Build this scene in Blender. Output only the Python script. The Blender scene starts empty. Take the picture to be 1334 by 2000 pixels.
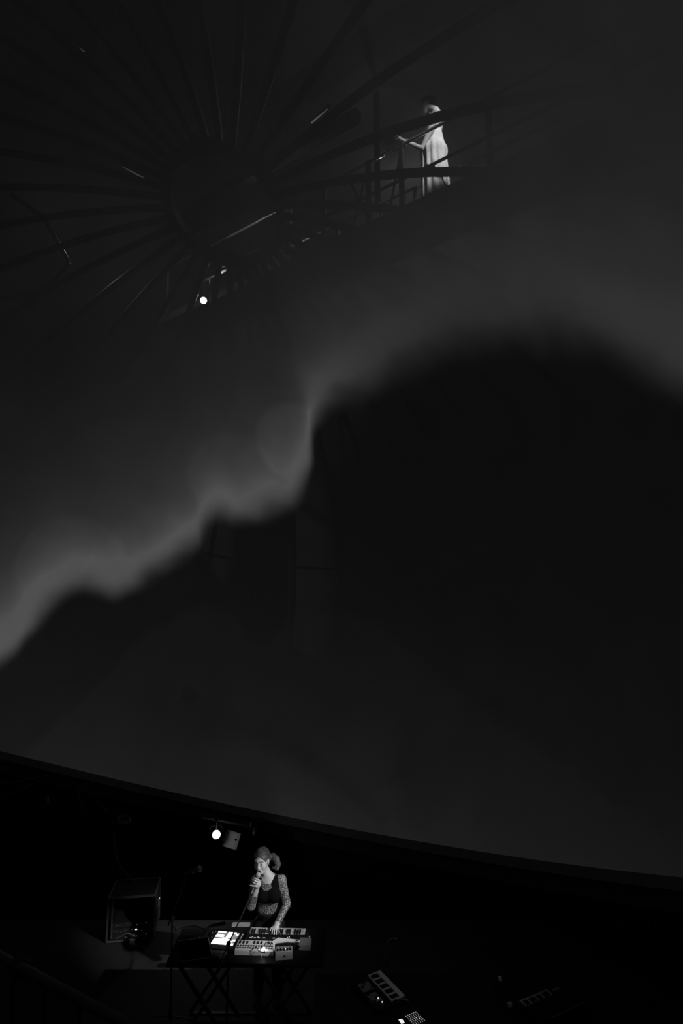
import bpy, math, random
import numpy as np
from mathutils import Vector, Matrix
random.seed(7)
rng = np.random.default_rng(7)
SC = bpy.context.scene
COL = SC.collection

# ---------------------------------------------------------------- camera
F_PX, PITCH, CAM_Z = 1166.667, math.radians(7.5), 4.35
cam_data = bpy.data.cameras.new('camera')
cam_data.sensor_fit = 'VERTICAL'; cam_data.sensor_height = 36.0; cam_data.lens = 21.0
cam_data.clip_start = 0.05; cam_data.clip_end = 200
cam = bpy.data.objects.new('camera', cam_data); COL.objects.link(cam)
cam.location = (0, 0, CAM_Z); cam.rotation_euler = (math.pi/2 + PITCH, 0, 0)
SC.camera = cam
SC.view_settings.view_transform = 'Standard'; SC.view_settings.look = 'None'
SC.view_settings.exposure = 0.0; SC.view_settings.gamma = 1.0; SC.view_settings.use_curve_mapping = False
world = bpy.data.worlds.new('world'); SC.world = world
world.use_nodes = True
world.node_tree.nodes['Background'].inputs[0].default_value = (0, 0, 0, 1)
SC.cycles.transparent_max_bounces = 16

# ---------------------------------------------------------------- geometry of the place
cp, sp = math.cos(PITCH), math.sin(PITCH)
V = lambda *a: np.array(a if len(a) > 1 else a[0], float)
RT, UP, FW = V(1, 0, 0), V(0, -sp, cp), V(0, cp, sp)
CAM = V(0, 0, CAM_Z)
def ray(x, y): return RT*((x-667)/F_PX) + UP*((1000-y)/F_PX) + FW
def pz(x, y, z): return CAM + ray(x, y)*z                      # a spot at depth z
def py(x, y, Y): d = ray(x, y); return CAM + d*(Y/d[1])        # a spot on the vertical plane Y
def ph(x, y, h): d = ray(x, y); return CAM + d*((h-CAM_Z)/d[2])  # a spot on the level h
def nrm(a): a = V(a); return a/np.linalg.norm(a)
DOME_R = 7.2
DC = V(-3.074, 5.052, 3.265)                                    # dome centre; the dome leans 26 degrees forward
DA = nrm((0.1940, 0.3954, 0.8978))                              # dome axis
_u = np.cross((0.194, 0.839, 0.509), (1, 0, 0)); _u /= np.linalg.norm(_u)
_a = nrm((0.194, 0.839, 0.509)); _v = np.cross(_a, _u)
DU = RT*_u[0] + UP*_u[1] + FW*_u[2]
DV = RT*_v[0] + UP*_v[1] + FW*_v[2]
RIM_POLAR = math.radians(88.0)
def dome_pt(polar, az, r=DOME_R):
    return DC + r*(math.cos(polar)*DA + math.sin(polar)*(math.cos(az)*DU + math.sin(az)*DV))

# ---------------------------------------------------------------- node helpers
class NT:
    def __init__(s, tree): s.t = tree
    def new(s, kind, **k):
        n = s.t.nodes.new(kind)
        for a, b in k.items(): setattr(n, a, b)
        return n
    def put(s, sock, val):
        if isinstance(val, bpy.types.NodeSocket): s.t.links.new(val, sock)
        elif val is not None: sock.default_value = val
    def m(s, op, a, b=None, c=None, clamp=False):
        n = s.new('ShaderNodeMath', operation=op, use_clamp=clamp)
        for i, q in enumerate((a, b, c)):
            if q is not None: s.put(n.inputs[i], q)
        return n.outputs[0]
    def dot(s, a, b):
        n = s.new('ShaderNodeVectorMath', operation='DOT_PRODUCT')
        s.put(n.inputs[0], a); n.inputs[1].default_value = tuple(b)
        return n.outputs['Value']

# ---------------------------------------------------------------- the video projection on the dome
def build_projector():
    ld = bpy.data.lights.new('dome_projector', 'POINT')
    ld.energy = 11400; ld.shadow_soft_size = 0.0
    o = bpy.data.objects.new('dome_projector', ld); COL.objects.link(o)
    o.location = DC
    ld.use_nodes = True
    n = NT(ld.node_tree)
    em = [q for q in ld.node_tree.nodes if q.type == 'EMISSION'][0]
    d = n.new('ShaderNodeTexCoord').outputs['Normal']
    G, R_, T = (0.391, 0.820, 0.418), (0.914, -0.400, -0.070), (-0.110, -0.409, 0.906)
    k = n.m('MAXIMUM', n.m('ADD', n.dot(d, G), 1.0), 0.25)
    X0 = n.m('DIVIDE', n.dot(d, R_), k); Y0 = n.m('DIVIDE', n.dot(d, T), k)
    # billowing of the smoke picture
    def noise(scale, detail, seed):
        q = n.new('ShaderNodeTexNoise', noise_dimensions='4D')
        n.put(q.inputs['Vector'], d); q.inputs['W'].default_value = seed
        q.inputs['Scale'].default_value = scale; q.inputs['Detail'].default_value = detail
        return n.m('SUBTRACT', q.outputs['Fac'], 0.5)
    X = n.m('MULTIPLY_ADD', noise(8.0, 0.5, 3.1), 0.016, X0)
    Y = n.m('MULTIPLY_ADD', noise(10.0, 1.0, 8.4), 0.028, Y0)
    fc = n.new('ShaderNodeFloatCurve')
    pts = [(-0.504, -0.221), (-0.459, -0.173), (-0.417, -0.13), (-0.381, -0.113), (-0.322, -0.126), (-0.267, -0.102), (-0.23, -0.084), (-0.196, -0.067), (-0.182, -0.04), (-0.159, -0.026), (-0.132, -0.033), (-0.107, -0.027), (-0.061, -0.017), (-0.037, 0.006), (-0.021, 0.035), (-0.012, 0.069), (-0.001, 0.102), (0.023, 0.124), (0.087, 0.156), (0.162, 0.186), (0.218, 0.202), (0.283, 0.211), (0.343, 0.21), (0.4, 0.203), (0.471, 0.183)]
    cv = fc.mapping.curves[0]
    cv.points[0].location = (0.0, 0.14); cv.points[1].location = (1.0, 0.55)
    for (a, b) in pts: cv.points.new((a+1)/2, b+0.5)
    fc.mapping.update()
    n.put(fc.inputs['Value'], n.m('MULTIPLY_ADD', X, 0.5, 0.5, clamp=True))
    w = n.m('SUBTRACT', Y, n.m('SUBTRACT', fc.outputs[0], 0.5))
    XX, XY, YY = n.m('MULTIPLY', X0, X0), n.m('MULTIPLY', X0, Y0), n.m('MULTIPLY', Y0, Y0)
    def poly(c):
        acc = c[0]
        for coef, s in zip(c[1:6], (X0, Y0, XX, XY, YY)): acc = n.m('MULTIPLY_ADD', s, coef, acc)
        return acc
    A = poly(PA)
    # bright lining of the smoke: narrow and strong on the left, wide and faint on the right
    rs = n.new('ShaderNodeMapRange', interpolation_type='SMOOTHSTEP'); n.put(rs.inputs['Value'], X0)
    rs.inputs['From Min'].default_value = 0.0; rs.inputs['From Max'].default_value = 0.22
    rs.inputs['To Min'].default_value = -1/0.062; rs.inputs['To Max'].default_value = -1/0.09
    ra_ = n.m('MULTIPLY_ADD', rs.outputs[0], -0.080*PA[6], -0.290*PA[6])
    A = n.m('MULTIPLY_ADD', n.m('EXPONENT', n.m('MULTIPLY', n.m('MAXIMUM', w, 0.0), rs.outputs[0])), ra_, A)
    A = n.m('MULTIPLY_ADD', noise(3.2, 5, 1.7), 0.75, A)
    B = n.m('MULTIPLY_ADD', noise(3.0, 4, 5.2), 0.7, poly(PB))
    def disc(x, y, r, soft):
        dx = n.m('SUBTRACT', X0, x); dy = n.m('SUBTRACT', Y0, y)
        q = n.m('SQRT', n.m('ADD', n.m('MULTIPLY', dx, dx), n.m('MULTIPLY', dy, dy)))
        z = n.new('ShaderNodeMapRange', interpolation_type='SMOOTHSTEP'); n.put(z.inputs['Value'], q)
        z.inputs['From Min'].default_value = r+soft; z.inputs['From Max'].default_value = r-soft
        return z.outputs[0]
    for x, y, r, a_ in ((-0.037, 0.06, 0.053, 0.26), (-0.133, 0.016, 0.065, 0.12), (-0.385, -0.09, 0.082, 0.14)):
        A = n.m('MULTIPLY_ADD', disc(x, y, r, 0.006), a_, A)
    f2 = n.new('ShaderNodeFloatCurve'); c2 = f2.mapping.curves[0]
    c2.points[0].location = (0.0, 0.05); c2.points[1].location = (1.0, 0.2)
    for a_, b_ in [(-0.502, -0.399), (-0.427, -0.34), (-0.351, -0.274), (-0.273, -0.195), (-0.226, -0.175), (-0.187, -0.167), (-0.152, -0.176), (-0.128, -0.217), (-0.101, -0.216), (-0.07, -0.189), (-0.009, -0.173), (0.053, -0.178), (0.101, -0.202), (0.198, -0.24), (0.357, -0.279), (0.502, -0.286)]:
        c2.points.new((a_+1)/2, b_+0.5)
    f2.mapping.update(); n.put(f2.inputs['Value'], n.m('MULTIPLY_ADD', X, 0.5, 0.5, clamp=True))
    lobe = n.new('ShaderNodeMapRange', interpolation_type='SMOOTHSTEP')
    n.put(lobe.inputs['Value'], n.m('SUBTRACT', n.m('SUBTRACT', f2.outputs[0], 0.5), Y0)); lobe.inputs['From Min'].default_value = -0.012; lobe.inputs['From Max'].default_value = 0.012
    B = n.m('MULTIPLY_ADD', lobe.outputs[0], 0.22, B)
    B = n.m('MULTIPLY_ADD', disc(-0.215, -0.299, 0.013, 0.004), -0.28, B)
    A = n.m('EXPONENT', n.m('MINIMUM', n.m('MAXIMUM', A, -5.8), -2.6))
    B = n.m('EXPONENT', n.m('MINIMUM', n.m('MAXIMUM', B, -6.4), -4.3))
    # the edge is crisper on the left and melts away to the right
    wd = n.new('ShaderNodeMapRange', interpolation_type='SMOOTHSTEP'); n.put(wd.inputs['Value'], X0)
    wd.inputs['From Min'].default_value = -0.03; wd.inputs['From Max'].default_value = 0.12
    wd.inputs['To Min'].default_value = 0.034; wd.inputs['To Max'].default_value = 0.062
    mr = n.new('ShaderNodeMapRange', interpolation_type='SMOOTHERSTEP')
    n.put(mr.inputs['Value'], n.m('DIVIDE', w, wd.outputs[0])); mr.inputs['From Min'].default_value = -1.0; mr.inputs['From Max'].default_value = 0.9
    mix = n.new('ShaderNodeMix', data_type='FLOAT')
    n.put(mix.inputs['Factor'], mr.outputs[0]); n.put(mix.inputs[2], B); n.put(mix.inputs[3], A)
    on = n.m('GREATER_THAN', n.dot(d, DA), math.cos(RIM_POLAR))
    n.put(em.inputs['Strength'], n.m('MULTIPLY', mix.outputs[0], on))
PA = [-3.66, 0.956, -4.847, -0.957, 1.73, 2.85, 1.56]
PB = [-5.95, -0.732, -0.556, 0.449, -1.333, 4.236]
build_projector()

def spot(name, loc, target, energy, size_deg, blend=0.4, soft=0.05):
    ld = bpy.data.lights.new(name, 'SPOT'); ld.energy = energy; ld.spot_size = math.radians(size_deg)
    ld.spot_blend = blend; ld.shadow_soft_size = soft
    o = bpy.data.objects.new(name, ld); COL.objects.link(o)
    o.location = loc
    o.rotation_euler = (Vector(target) - Vector(loc)).to_track_quat('-Z', 'Y').to_euler()
    return o
# front-of-house spotlight on the singer, from high on the right of the gallery
spot('front_spotlight', (3.5, 3.4, 4.7), tuple(py(520, 1758, 6.8)), 1800, 11.5, 0.9, 0.05)

# dim fill light added to brighten the side table
spot('side_table_fill', (1.6, 2.2, 5.0), tuple(ph(770, 1925, 0.8)), 60, 30, 1.0, 0.06)

# ---------------------------------------------------------------- materials
MATS = {}
def mat(name, col=0.1, rough=0.6, metal=0.0, spec=0.3, emit=0.0, noise=0.0, scale=20.0, bump=0.0):
    if name in MATS: return MATS[name]
    m = bpy.data.materials.new(name); m.use_nodes = True
    n = NT(m.node_tree); b = m.node_tree.nodes['Principled BSDF']
    b.inputs['Roughness'].default_value = rough; b.inputs['Metallic'].default_value = metal
    b.inputs['Specular IOR Level'].default_value = spec
    b.inputs['Base Color'].default_value = (col, col, col, 1)
    if noise or bump:
        t = n.new('ShaderNodeTexNoise'); t.inputs['Scale'].default_value = scale; t.inputs['Detail'].default_value = 4
        n.put(t.inputs['Vector'], n.new('ShaderNodeTexCoord').outputs['Object'])
        if noise:
            r = n.new('ShaderNodeMapRange')
            n.put(r.inputs['Value'], t.outputs['Fac'])
            r.inputs['From Min'].default_value = 0.3; r.inputs['From Max'].default_value = 0.7
            r.inputs['To Min'].default_value = col*(1-noise); r.inputs['To Max'].default_value = col*(1+noise)
            c = n.new('ShaderNodeCombineColor')
            for i in range(3): n.put(c.inputs[i], r.outputs[0])
            n.put(b.inputs['Base Color'], c.outputs[0])
        if bump:
            bp = n.new('ShaderNodeBump'); bp.inputs['Strength'].default_value = bump
            n.put(bp.inputs['Height'], t.outputs['Fac']); n.put(b.inputs['Normal'], bp.outputs[0])
    if emit:
        b.inputs['Emission Color'].default_value = (1, 1, 1, 1); b.inputs['Emission Strength'].default_value = emit
    MATS[name] = m
    return m

def screen_material():
    m = bpy.data.materials.new('perforated_screen'); m.use_nodes = True
    t = m.node_tree; n = NT(t)
    for q in list(t.nodes):
        if q.type != 'OUTPUT_MATERIAL': t.nodes.remove(q)
    out = [q for q in t.nodes if q.type == 'OUTPUT_MATERIAL'][0]
    df = n.new('ShaderNodeBsdfDiffuse'); tr = n.new('ShaderNodeBsdfTransparent')
    tx = n.new('ShaderNodeTexNoise'); tx.inputs['Scale'].default_value = 1.3; tx.inputs['Detail'].default_value = 6
    n.put(tx.inputs['Vector'], n.new('ShaderNodeTexCoord').outputs['Object'])
    r = n.new('ShaderNodeMapRange'); n.put(r.inputs['Value'], tx.outputs['Fac'])
    r.inputs['From Min'].default_value = 0.3; r.inputs['From Max'].default_value = 0.7
    r.inputs['To Min'].default_value = 0.235; r.inputs['To Max'].default_value = 0.265
    c = n.new('ShaderNodeCombineColor')
    for i in range(3): n.put(c.inputs[i], r.outputs[0])
    n.put(df.inputs['Color'], c.outputs[0])
    mx = n.new('ShaderNodeMixShader'); mx.inputs[0].default_value = 0.72     # holes make up the rest
    n.put(mx.inputs[1], tr.outputs[0]); n.put(mx.inputs[2], df.outputs[0])
    n.put(out.inputs['Surface'], mx.outputs[0])
    return m

# ---------------------------------------------------------------- mesh helpers
class MB:
    def __init__(s): s.v = []; s.f = []
    def add(s, vs, fs):
        k = len(s.v); s.v += [tuple(map(float, q)) for q in vs]; s.f += [tuple(i+k for i in f) for f in fs]; return s
    def box(s, c, size, M=None, taper=1.0):
        c = V(c); h = V(size)/2
        P = [V(x*h[0]*(taper if z > 0 else 1), y*h[1]*(taper if z > 0 else 1), z*h[2]) for z in (-1, 1) for y in (-1, 1) for x in (-1, 1)]
        if M is not None: P = [M @ p for p in P]
        return s.add([c+p for p in P], [(0, 2, 3, 1), (4, 5, 7, 6), (0, 1, 5, 4), (2, 6, 7, 3), (0, 4, 6, 2), (1, 3, 7, 5)])
    def bevbox(s, c, size, b, M=None):
        """box with chamfered vertical edges and top edge"""
        x, y, z = V(size)/2; c = V(c)
        def loop(i, zz): return [(-x+i+b, -y+i, zz), (x-i-b, -y+i, zz), (x-i, -y+i+b, zz), (x-i, y-i-b, zz), (x-i-b, y-i, zz), (-x+i+b, y-i, zz), (-x+i, y-i-b, zz), (-x+i, -y+i+b, zz)]
        L = loop(0, -z) + loop(0, z-b) + loop(b, z)
        P = [V(p) if M is None else M @ V(p) for p in L]
        fs = [tuple(range(7, -1, -1)), tuple(range(16, 24))]
        for k in (0, 8):
            for i in range(8): fs.append((k+i, k+(i+1) % 8, k+8+(i+1) % 8, k+8+i))
        return s.add([c+p for p in P], fs)
    def tube(s, pts, r, n=8, caps=True):
        pts = [V(p) for p in pts]; N = len(pts)
        rs = r if hasattr(r, '__len__') else [r]*N
        T = [nrm(pts[min(i+1, N-1)]-pts[max(i-1, 0)]) for i in range(N)]
        a = V(0, 0, 1) if abs(T[0][2]) < 0.9 else V(1, 0, 0)
        nx = nrm(np.cross(T[0], a)); vs = []
        for i in range(N):
            nx = nrm(nx - T[i]*(nx @ T[i])); ny = np.cross(T[i], nx)
            for k in range(n):
                t = 2*math.pi*k/n; vs.append(pts[i]+rs[i]*(math.cos(t)*nx+math.sin(t)*ny))
        fs = [(i*n+k, i*n+(k+1) % n, (i+1)*n+(k+1) % n, (i+1)*n+k) for i in range(N-1) for k in range(n)]
        if caps: fs += [tuple(range(n-1, -1, -1)), tuple((N-1)*n+k for k in range(n))]
        return s.add(vs, fs)
    def bar(s, p, q, w, h, up=(0, 0, 1)):
        """rectangular bar from p to q"""
        p, q = V(p), V(q); d = nrm(q-p); a = V(up)
        if abs(d @ nrm(a)) > 0.97: a = V(1, 0, 0)
        sx = nrm(np.cross(d, a)); sy = np.cross(sx, d)
        vs = [e+sx*i*w/2+sy*j*h/2 for e in (p, q) for (i, j) in ((-1, -1), (1, -1), (1, 1), (-1, 1))]
        return s.add(vs, [(3, 2, 1, 0), (4, 5, 6, 7)]+[(k, (k+1) % 4, 4+(k+1) % 4, 4+k) for k in range(4)])
    def lathe(s, prof, o, axis=(0, 0, 1), n=16):
        """profile [(r, t)] turned about axis through o"""
        ax = nrm(axis); a = V(0, 0, 1) if abs(ax[2]) < 0.9 else V(1, 0, 0)
        nx = nrm(np.cross(ax, a)); ny = np.cross(ax, nx); o = V(o)
        vs = [o+ax*t+r*(math.cos(2*math.pi*k/n)*nx+math.sin(2*math.pi*k/n)*ny) for r, t in prof for k in range(n)]
        m = len(prof)
        fs = [(i*n+k, i*n+(k+1) % n, (i+1)*n+(k+1) % n, (i+1)*n+k) for i in range(m-1) for k in range(n)]
        fs += [tuple(range(n-1, -1, -1)), tuple((m-1)*n+k for k in range(n))]
        return s.add(vs, fs)
    def prism(s, poly, z0, z1, M=None, o=(0, 0, 0)):
        n = len(poly); P = [V(x, y, z) for z in (z0, z1) for x, y in poly]
        if M is not None: P = [M @ p for p in P]
        return s.add([V(o)+p for p in P], [tuple(range(n-1, -1, -1)), tuple(range(n, 2*n))]+[(k, (k+1) % n, n+(k+1) % n, n+k) for k in range(n)])
    def build(s, name, material, parent=None, smooth=False, origin=None):
        me = bpy.data.meshes.new(name)
        base = V(origin) if origin is not None else (V(0, 0, 0) if parent is None else WORLD_ORIGIN.get(parent, V(0, 0, 0)))
        vs = [tuple(V(q)-base) for q in s.v]
        me.from_pydata(vs, [], s.f); me.update()
        me.materials.append(material)
        if smooth:
            me.polygons.foreach_set('use_smooth', [True]*len(me.polygons))
        o = bpy.data.objects.new(name, me); COL.objects.link(o)
        if parent is None: o.location = base
        else: o.parent = parent
        WORLD_ORIGIN[o] = base
        return o
WORLD_ORIGIN = {}      # parts are modelled in world space and stored relative to their thing's base
def tag(o, label=None, cat=None, group=None, kind=None):
    if label: o['label'] = label
    if cat: o['category'] = cat
    if group: o['group'] = group
    if kind: o['kind'] = kind
    return o
def thing(name, loc, label, cat, group=None):
    o = bpy.data.objects.new(name, None); COL.objects.link(o); o.location = tuple(loc)
    o.empty_display_size = 0.05
    WORLD_ORIGIN[o] = V(loc)
    return tag(o, label, cat, group)
def struct(o): o['kind'] = 'structure'; return o
def share(src, name, parent, delta):
    """another piece with the same mesh, shifted by delta"""
    o = bpy.data.objects.new(name, src.data); COL.objects.link(o); o.parent = parent
    o.location = tuple(V(src.location)+V(delta)); return o
def rotz(a): c, s_ = math.cos(a), math.sin(a); return np.array([[c, -s_, 0], [s_, c, 0], [0, 0, 1.0]])
def rotx(a): c, s_ = math.cos(a), math.sin(a); return np.array([[1, 0, 0], [0, c, -s_], [0, s_, c]])
def roty(a): c, s_ = math.cos(a), math.sin(a); return np.array([[c, 0, s_], [0, 1, 0], [-s_, 0, c]])
def spline(pts, k=6):
    P = [V(p) for p in pts]; P = [2*P[0]-P[1]]+P+[2*P[-1]-P[-2]]; out = []
    for i in range(1, len(P)-2):
        for j in range(k):
            t = j/k
            out.append(0.5*((2*P[i])+(P[i+1]-P[i-1])*t+(2*P[i-1]-5*P[i]+4*P[i+1]-P[i+2])*t*t+(3*P[i]-P[i-1]-3*P[i+1]+P[i+2])*t**3))
    return out+[P[-2]]

BLACK = mat('black_paint', 0.008, 0.6, spec=0.12, noise=0.3)
STEEL = mat('dark_steel', 0.022, 0.55, 0.0, 0.3, noise=0.3)
GREY = mat('grey_plastic', 0.22, 0.45)
WHITE = mat('white_plastic', 0.62, 0.4)
ALU = mat('aluminium', 0.45, 0.38, 0.9)
RUBBER = mat('black_rubber', 0.010, 0.7)

# ================================================================ SETTING
# dome screen
mb = MB(); NA, NP = 144, 48
for j in range(NP+1):
    for i in range(NA): mb.v.append(tuple(dome_pt(max(1e-4, RIM_POLAR*j/NP), 2*math.pi*i/NA)))
for j in range(NP):
    for i in range(NA): mb.f.append((j*NA+i, j*NA+(i+1) % NA, (j+1)*NA+(i+1) % NA, (j+1)*NA+i))
dome = struct(mb.build('ceiling', screen_material(), smooth=True, origin=DC))
# rim trim: light lip then black fascia, following the tilted rim
def rim_band(name, r0, d0, r1, d1, thick, m):
    b = MB(); n = NA
    h = DOME_R*math.cos(RIM_POLAR)
    for i in range(n):
        e = math.cos(2*math.pi*i/n)*DU+math.sin(2*math.pi*i/n)*DV
        for r, d in ((r0, d0), (r1, d1), (r1+thick, d1), (r0+thick, d0)): b.v.append(tuple(DC+DA*(h-d)+e*r))
    for i in range(n):
        k = (i+1) % n
        for c in range(4): b.f.append((4*i+c, 4*k+c, 4*k+(c+1) % 4, 4*i+(c+1) % 4))
    return struct(b.build(name, m, smooth=False, origin=DC))
rim_band('trim_1', DOME_R-0.005, 0.003, DOME_R-0.03, 0.13, 0.05, mat('rim_lip', 0.13, 0.7, noise=0.15, scale=3))
rim_band('trim_2', DOME_R+0.02, 0.133, DOME_R+0.02, 0.33, 0.05, mat('rim_fascia', 0.03, 0.8))
# outer shell of the building above the dome, and the dark wall below the rim
b = MB(); RS = 10.6; n1, n2 = 96, 26
for j in range(n2+1):
    for i in range(n1): b.v.append(tuple(dome_pt(max(1e-4, math.radians(84)*j/n2), 2*math.pi*i/n1, RS)))
for j in range(n2):
    for i in range(n1): b.f.append((j*n1+i, j*n1+(i+1) % n1, (j+1)*n1+(i+1) % n1, (j+1)*n1+i))
struct(b.build('wall_outer', mat('shell_concrete', 0.036, 0.9, noise=0.35, scale=1.2), smooth=True, origin=DC))
b = MB(); n = 120
for i in range(n):
    e = math.cos(2*math.pi*i/n)*DU+math.sin(2*math.pi*i/n)*DV
    p = DC+DA*(DOME_R*math.cos(RIM_POLAR)-0.3)+e*(DOME_R+0.12)
    q = V(p[0], p[1], -1.6); out = nrm(V(e[0], e[1], 0))*0.5; q = q+out
    b.v += [tuple(p), tuple(q)]
for i in range(n):
    k = (i+1) % n; e = 2*math.pi*(i+0.5)/n
    m_ = (math.cos(e)*DU+math.sin(e)*DV)
    if m_[1] > -0.15: b.f.append((2*i, 2*k, 2*k+1, 2*i+1))        # open behind the gallery
struct(b.build('wall_front', mat('black_wall', 0.018, 0.9, noise=0.4, scale=2), smooth=True))
b = MB(); b.box((0, 6, -1.65), (26, 22, 0.1)); struct(b.build('floor', mat('theatre_floor', 0.012, 0.9, noise=0.3, scale=3)))
b = MB(); b.box((-0.6, 6.3, -0.8), (8.4, 4.6, 1.6)); struct(b.build('floor_stage', mat('stage_floor', 0.017, 0.75, noise=0.25, scale=6, bump=0.05)))
b = MB(); b.box((-0.5, 0.55, 0.0), (9, 5.3, 3.3)); struct(b.build('floor_gallery', mat('gallery_floor', 0.02, 0.9)))

# ================================================================ dome frame behind the screen
frame = thing('dome_frame', DC+DA*DOME_R, 'dark steel rib frame radiating from a round hub above the dome', 'frame')
RIB0, RIB_W, RIB_D = math.radians(13.182), 0.090, 0.045
HUB = math.radians(6.7)
def arc_bar(p0, p1, az, seg=26):
    b = MB(); k = 0
    side = -math.sin(az)*DU+math.cos(az)*DV
    for i in range(seg+1):
        pl = p0+(p1-p0)*i/seg
        for r in (DOME_R+0.012, DOME_R+0.012+RIB_D):
            for s_ in (-1, 1): b.v.append(tuple(dome_pt(pl, az, r)+side*s_*RIB_W/2))
    for i in range(seg):
        a_ = 4*i; c_ = a_+4
        b.f += [(a_, a_+1, c_+1, c_), (a_+1, a_+3, c_+3, c_+1), (a_+3, a_+2, c_+2, c_+3), (a_+2, a_, c_, c_+2)]
    b.f += [(0, 2, 3, 1), (4*seg, 4*seg+1, 4*seg+3, 4*seg+2)]
    return b
for i in range(36): arc_bar(HUB, RIM_POLAR-0.01, RIB0+math.radians(10*i+{15: 2.4, 16: 2.4, 17: 1.6, 14: 0.8}.get(i, 0))).build('rib', STEEL, frame)
def ring_bar(polar, w, d, r=DOME_R+0.012):
    b = MB(); n = 72
    for i in range(n):
        az = 2*math.pi*i/n
        for (pp, rr) in ((-w/2, r), (w/2, r), (w/2, r+d), (-w/2, r+d)): b.v.append(tuple(dome_pt(polar+pp/DOME_R, az, rr)))
    for i in range(n):
        k = (i+1) % n
        for c in range(4): b.f.append((4*i+c, 4*k+c, 4*k+(c+1) % 4, 4*i+(c+1) % 4))
    return b
ring_bar(HUB, 0.13, 0.16).build('hub_ring', STEEL, frame)
for pl in (52, 70): ring_bar(math.radians(pl), 0.05, 0.05, DOME_R+0.06).build('purlin', STEEL, frame)
# diagonal bracing in a few bays on the left and right
for a0, p0, p1 in ((94, 28, 42), (104, 42, 28), (114, 31, 46), (124, 46, 31), (124, 46, 60), (84, 42, 30), (134, 60, 46)):
    az0 = RIB0+math.radians(round((a0-13.18)/10)*10); az1 = az0+math.radians(10)
    pts = [dome_pt(math.radians(p0+(p1-p0)*t), az0+(az1-az0)*t, DOME_R+0.18) for t in np.linspace(0, 1, 5)]
    MB().tube(pts, 0.028, 6).build('brace', STEEL, frame)

# ================================================================ catwalk above the dome
KD, KN = nrm((-0.792, 0.611, 0)), nrm((0.611, 0.792, 0))
K0 = pz(850, 372.5, 7.7)
def kp(s_, off, h): return K0+KD*s_+KN*off+V(0, 0, h)
def onk(x, y, off):
    d = ray(x, y); q = K0+KN*off; return CAM+d*(((q-CAM) @ KN)/(d @ KN))
walk = thing('catwalk', kp(2, 0.45, 0), 'dark steel catwalk with tubular railing crossing above the dome', 'catwalk')
b = MB(); b.bar(kp(-3.0, 0.45, -0.05), kp(6.0, 0.45, -0.05), 0.9, 0.06); b.build('deck', STEEL, walk)
b = MB(); b.bar(kp(-3.0, 0.02, -0.08), kp(6.0, 0.02, -0.08), 0.05, 0.14); b.build('edge_beam', STEEL, walk)
b = MB(); b.bar(kp(-3.0, 0.88, -0.08), kp(6.0, 0.88, -0.08), 0.05, 0.14); b.build('edge_beam', STEEL, walk)
RAILM = mat('worn_rail', 0.50, 0.26, 0.9)
MB().tube([kp(-3, 0, 0.89), kp(6, 0, 0.89)], 0.021, 10).build('top_rail', RAILM, walk, smooth=True)
MB().tube([kp(-3, 0, 0.385), kp(6, 0, 0.385)], 0.021, 10).build('mid_rail', STEEL, walk, smooth=True)
MB().bar(kp(3.3, -0.03, 0.27), kp(4.6, -0.03, 0.27), 0.012, 0.035).build('cable_tray', mat('galvanised', 0.7, 0.5, 0.0), walk)
MB().tube([kp(-3, 0.9, 0.92), kp(6, 0.9, 0.92)], 0.021, 10).build('top_rail', RAILM, walk, smooth=True)
for s_ in (-2.2, -0.75, 0.50, 1.05, 1.85, 2.55, 4.55, 5.6):
    MB().bar(kp(s_, 0.0, -0.05), kp(s_, 0.0, 0.92), 0.06, 0.05, up=KN).build('post', STEEL, walk)
for s_ in (-2.2, 0.8, 1.5, 2.3, 4.2, 5.6):
    MB().bar(kp(s_, 0.9, -0.05), kp(s_, 0.9, 2.9 if s_ == 1.5 else 0.92), 0.07, 0.06, up=KN).build('post', STEEL, walk)
for s0, s1 in ((0.72, 0.5), (1.35, 1.05), (1.05, 1.45)):
    MB().tube([kp(s0, 0.02, 0.0), kp(s1, 0.02, 0.9)], 0.018, 6).build('brace', STEEL, walk)
# long roof beam crossing over the hub
b = MB(); b.bar(onk(300, 497, 0.1)+V(0, 0, .5), onk(700, 285, 0.1)+V(0, 0, .5), 0.14, 0.16)
tag(b.build('roof_beam', STEEL, origin=onk(468, 391, 0.1)), 'dark straight roof beam crossing diagonally behind the hub of the dome', 'beam')

# lattice girder at the left behind the ribs
gird = thing('lattice_girder', dome_pt(math.radians(45), math.radians(115), 8.4), 'dark lattice girder behind the dome ribs at the far left', 'girder')
def shell_px(x, y, r):
    d = ray(x, y); o = CAM-DC; bb = d @ o; dd = d @ d; c = o @ o-r*r
    return CAM+d*((-bb+math.sqrt(bb*bb-dd*c))/dd)
GL = [((20, 378), (85, 424)), ((85, 424), (135, 512)), ((52, 578), (107, 655)), ((107, 655), (20, 735)), ((20, 735), (110, 715)), ((98, 690), (98, 728)), ((60, 705), (110, 748)), ((135, 512), (60, 600))]
for p_, q_ in GL:
    MB().tube([shell_px(*p_, 8.4), shell_px(*q_, 8.4)], 0.035, 6).build('lattice_bar', STEEL, gird)

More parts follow.
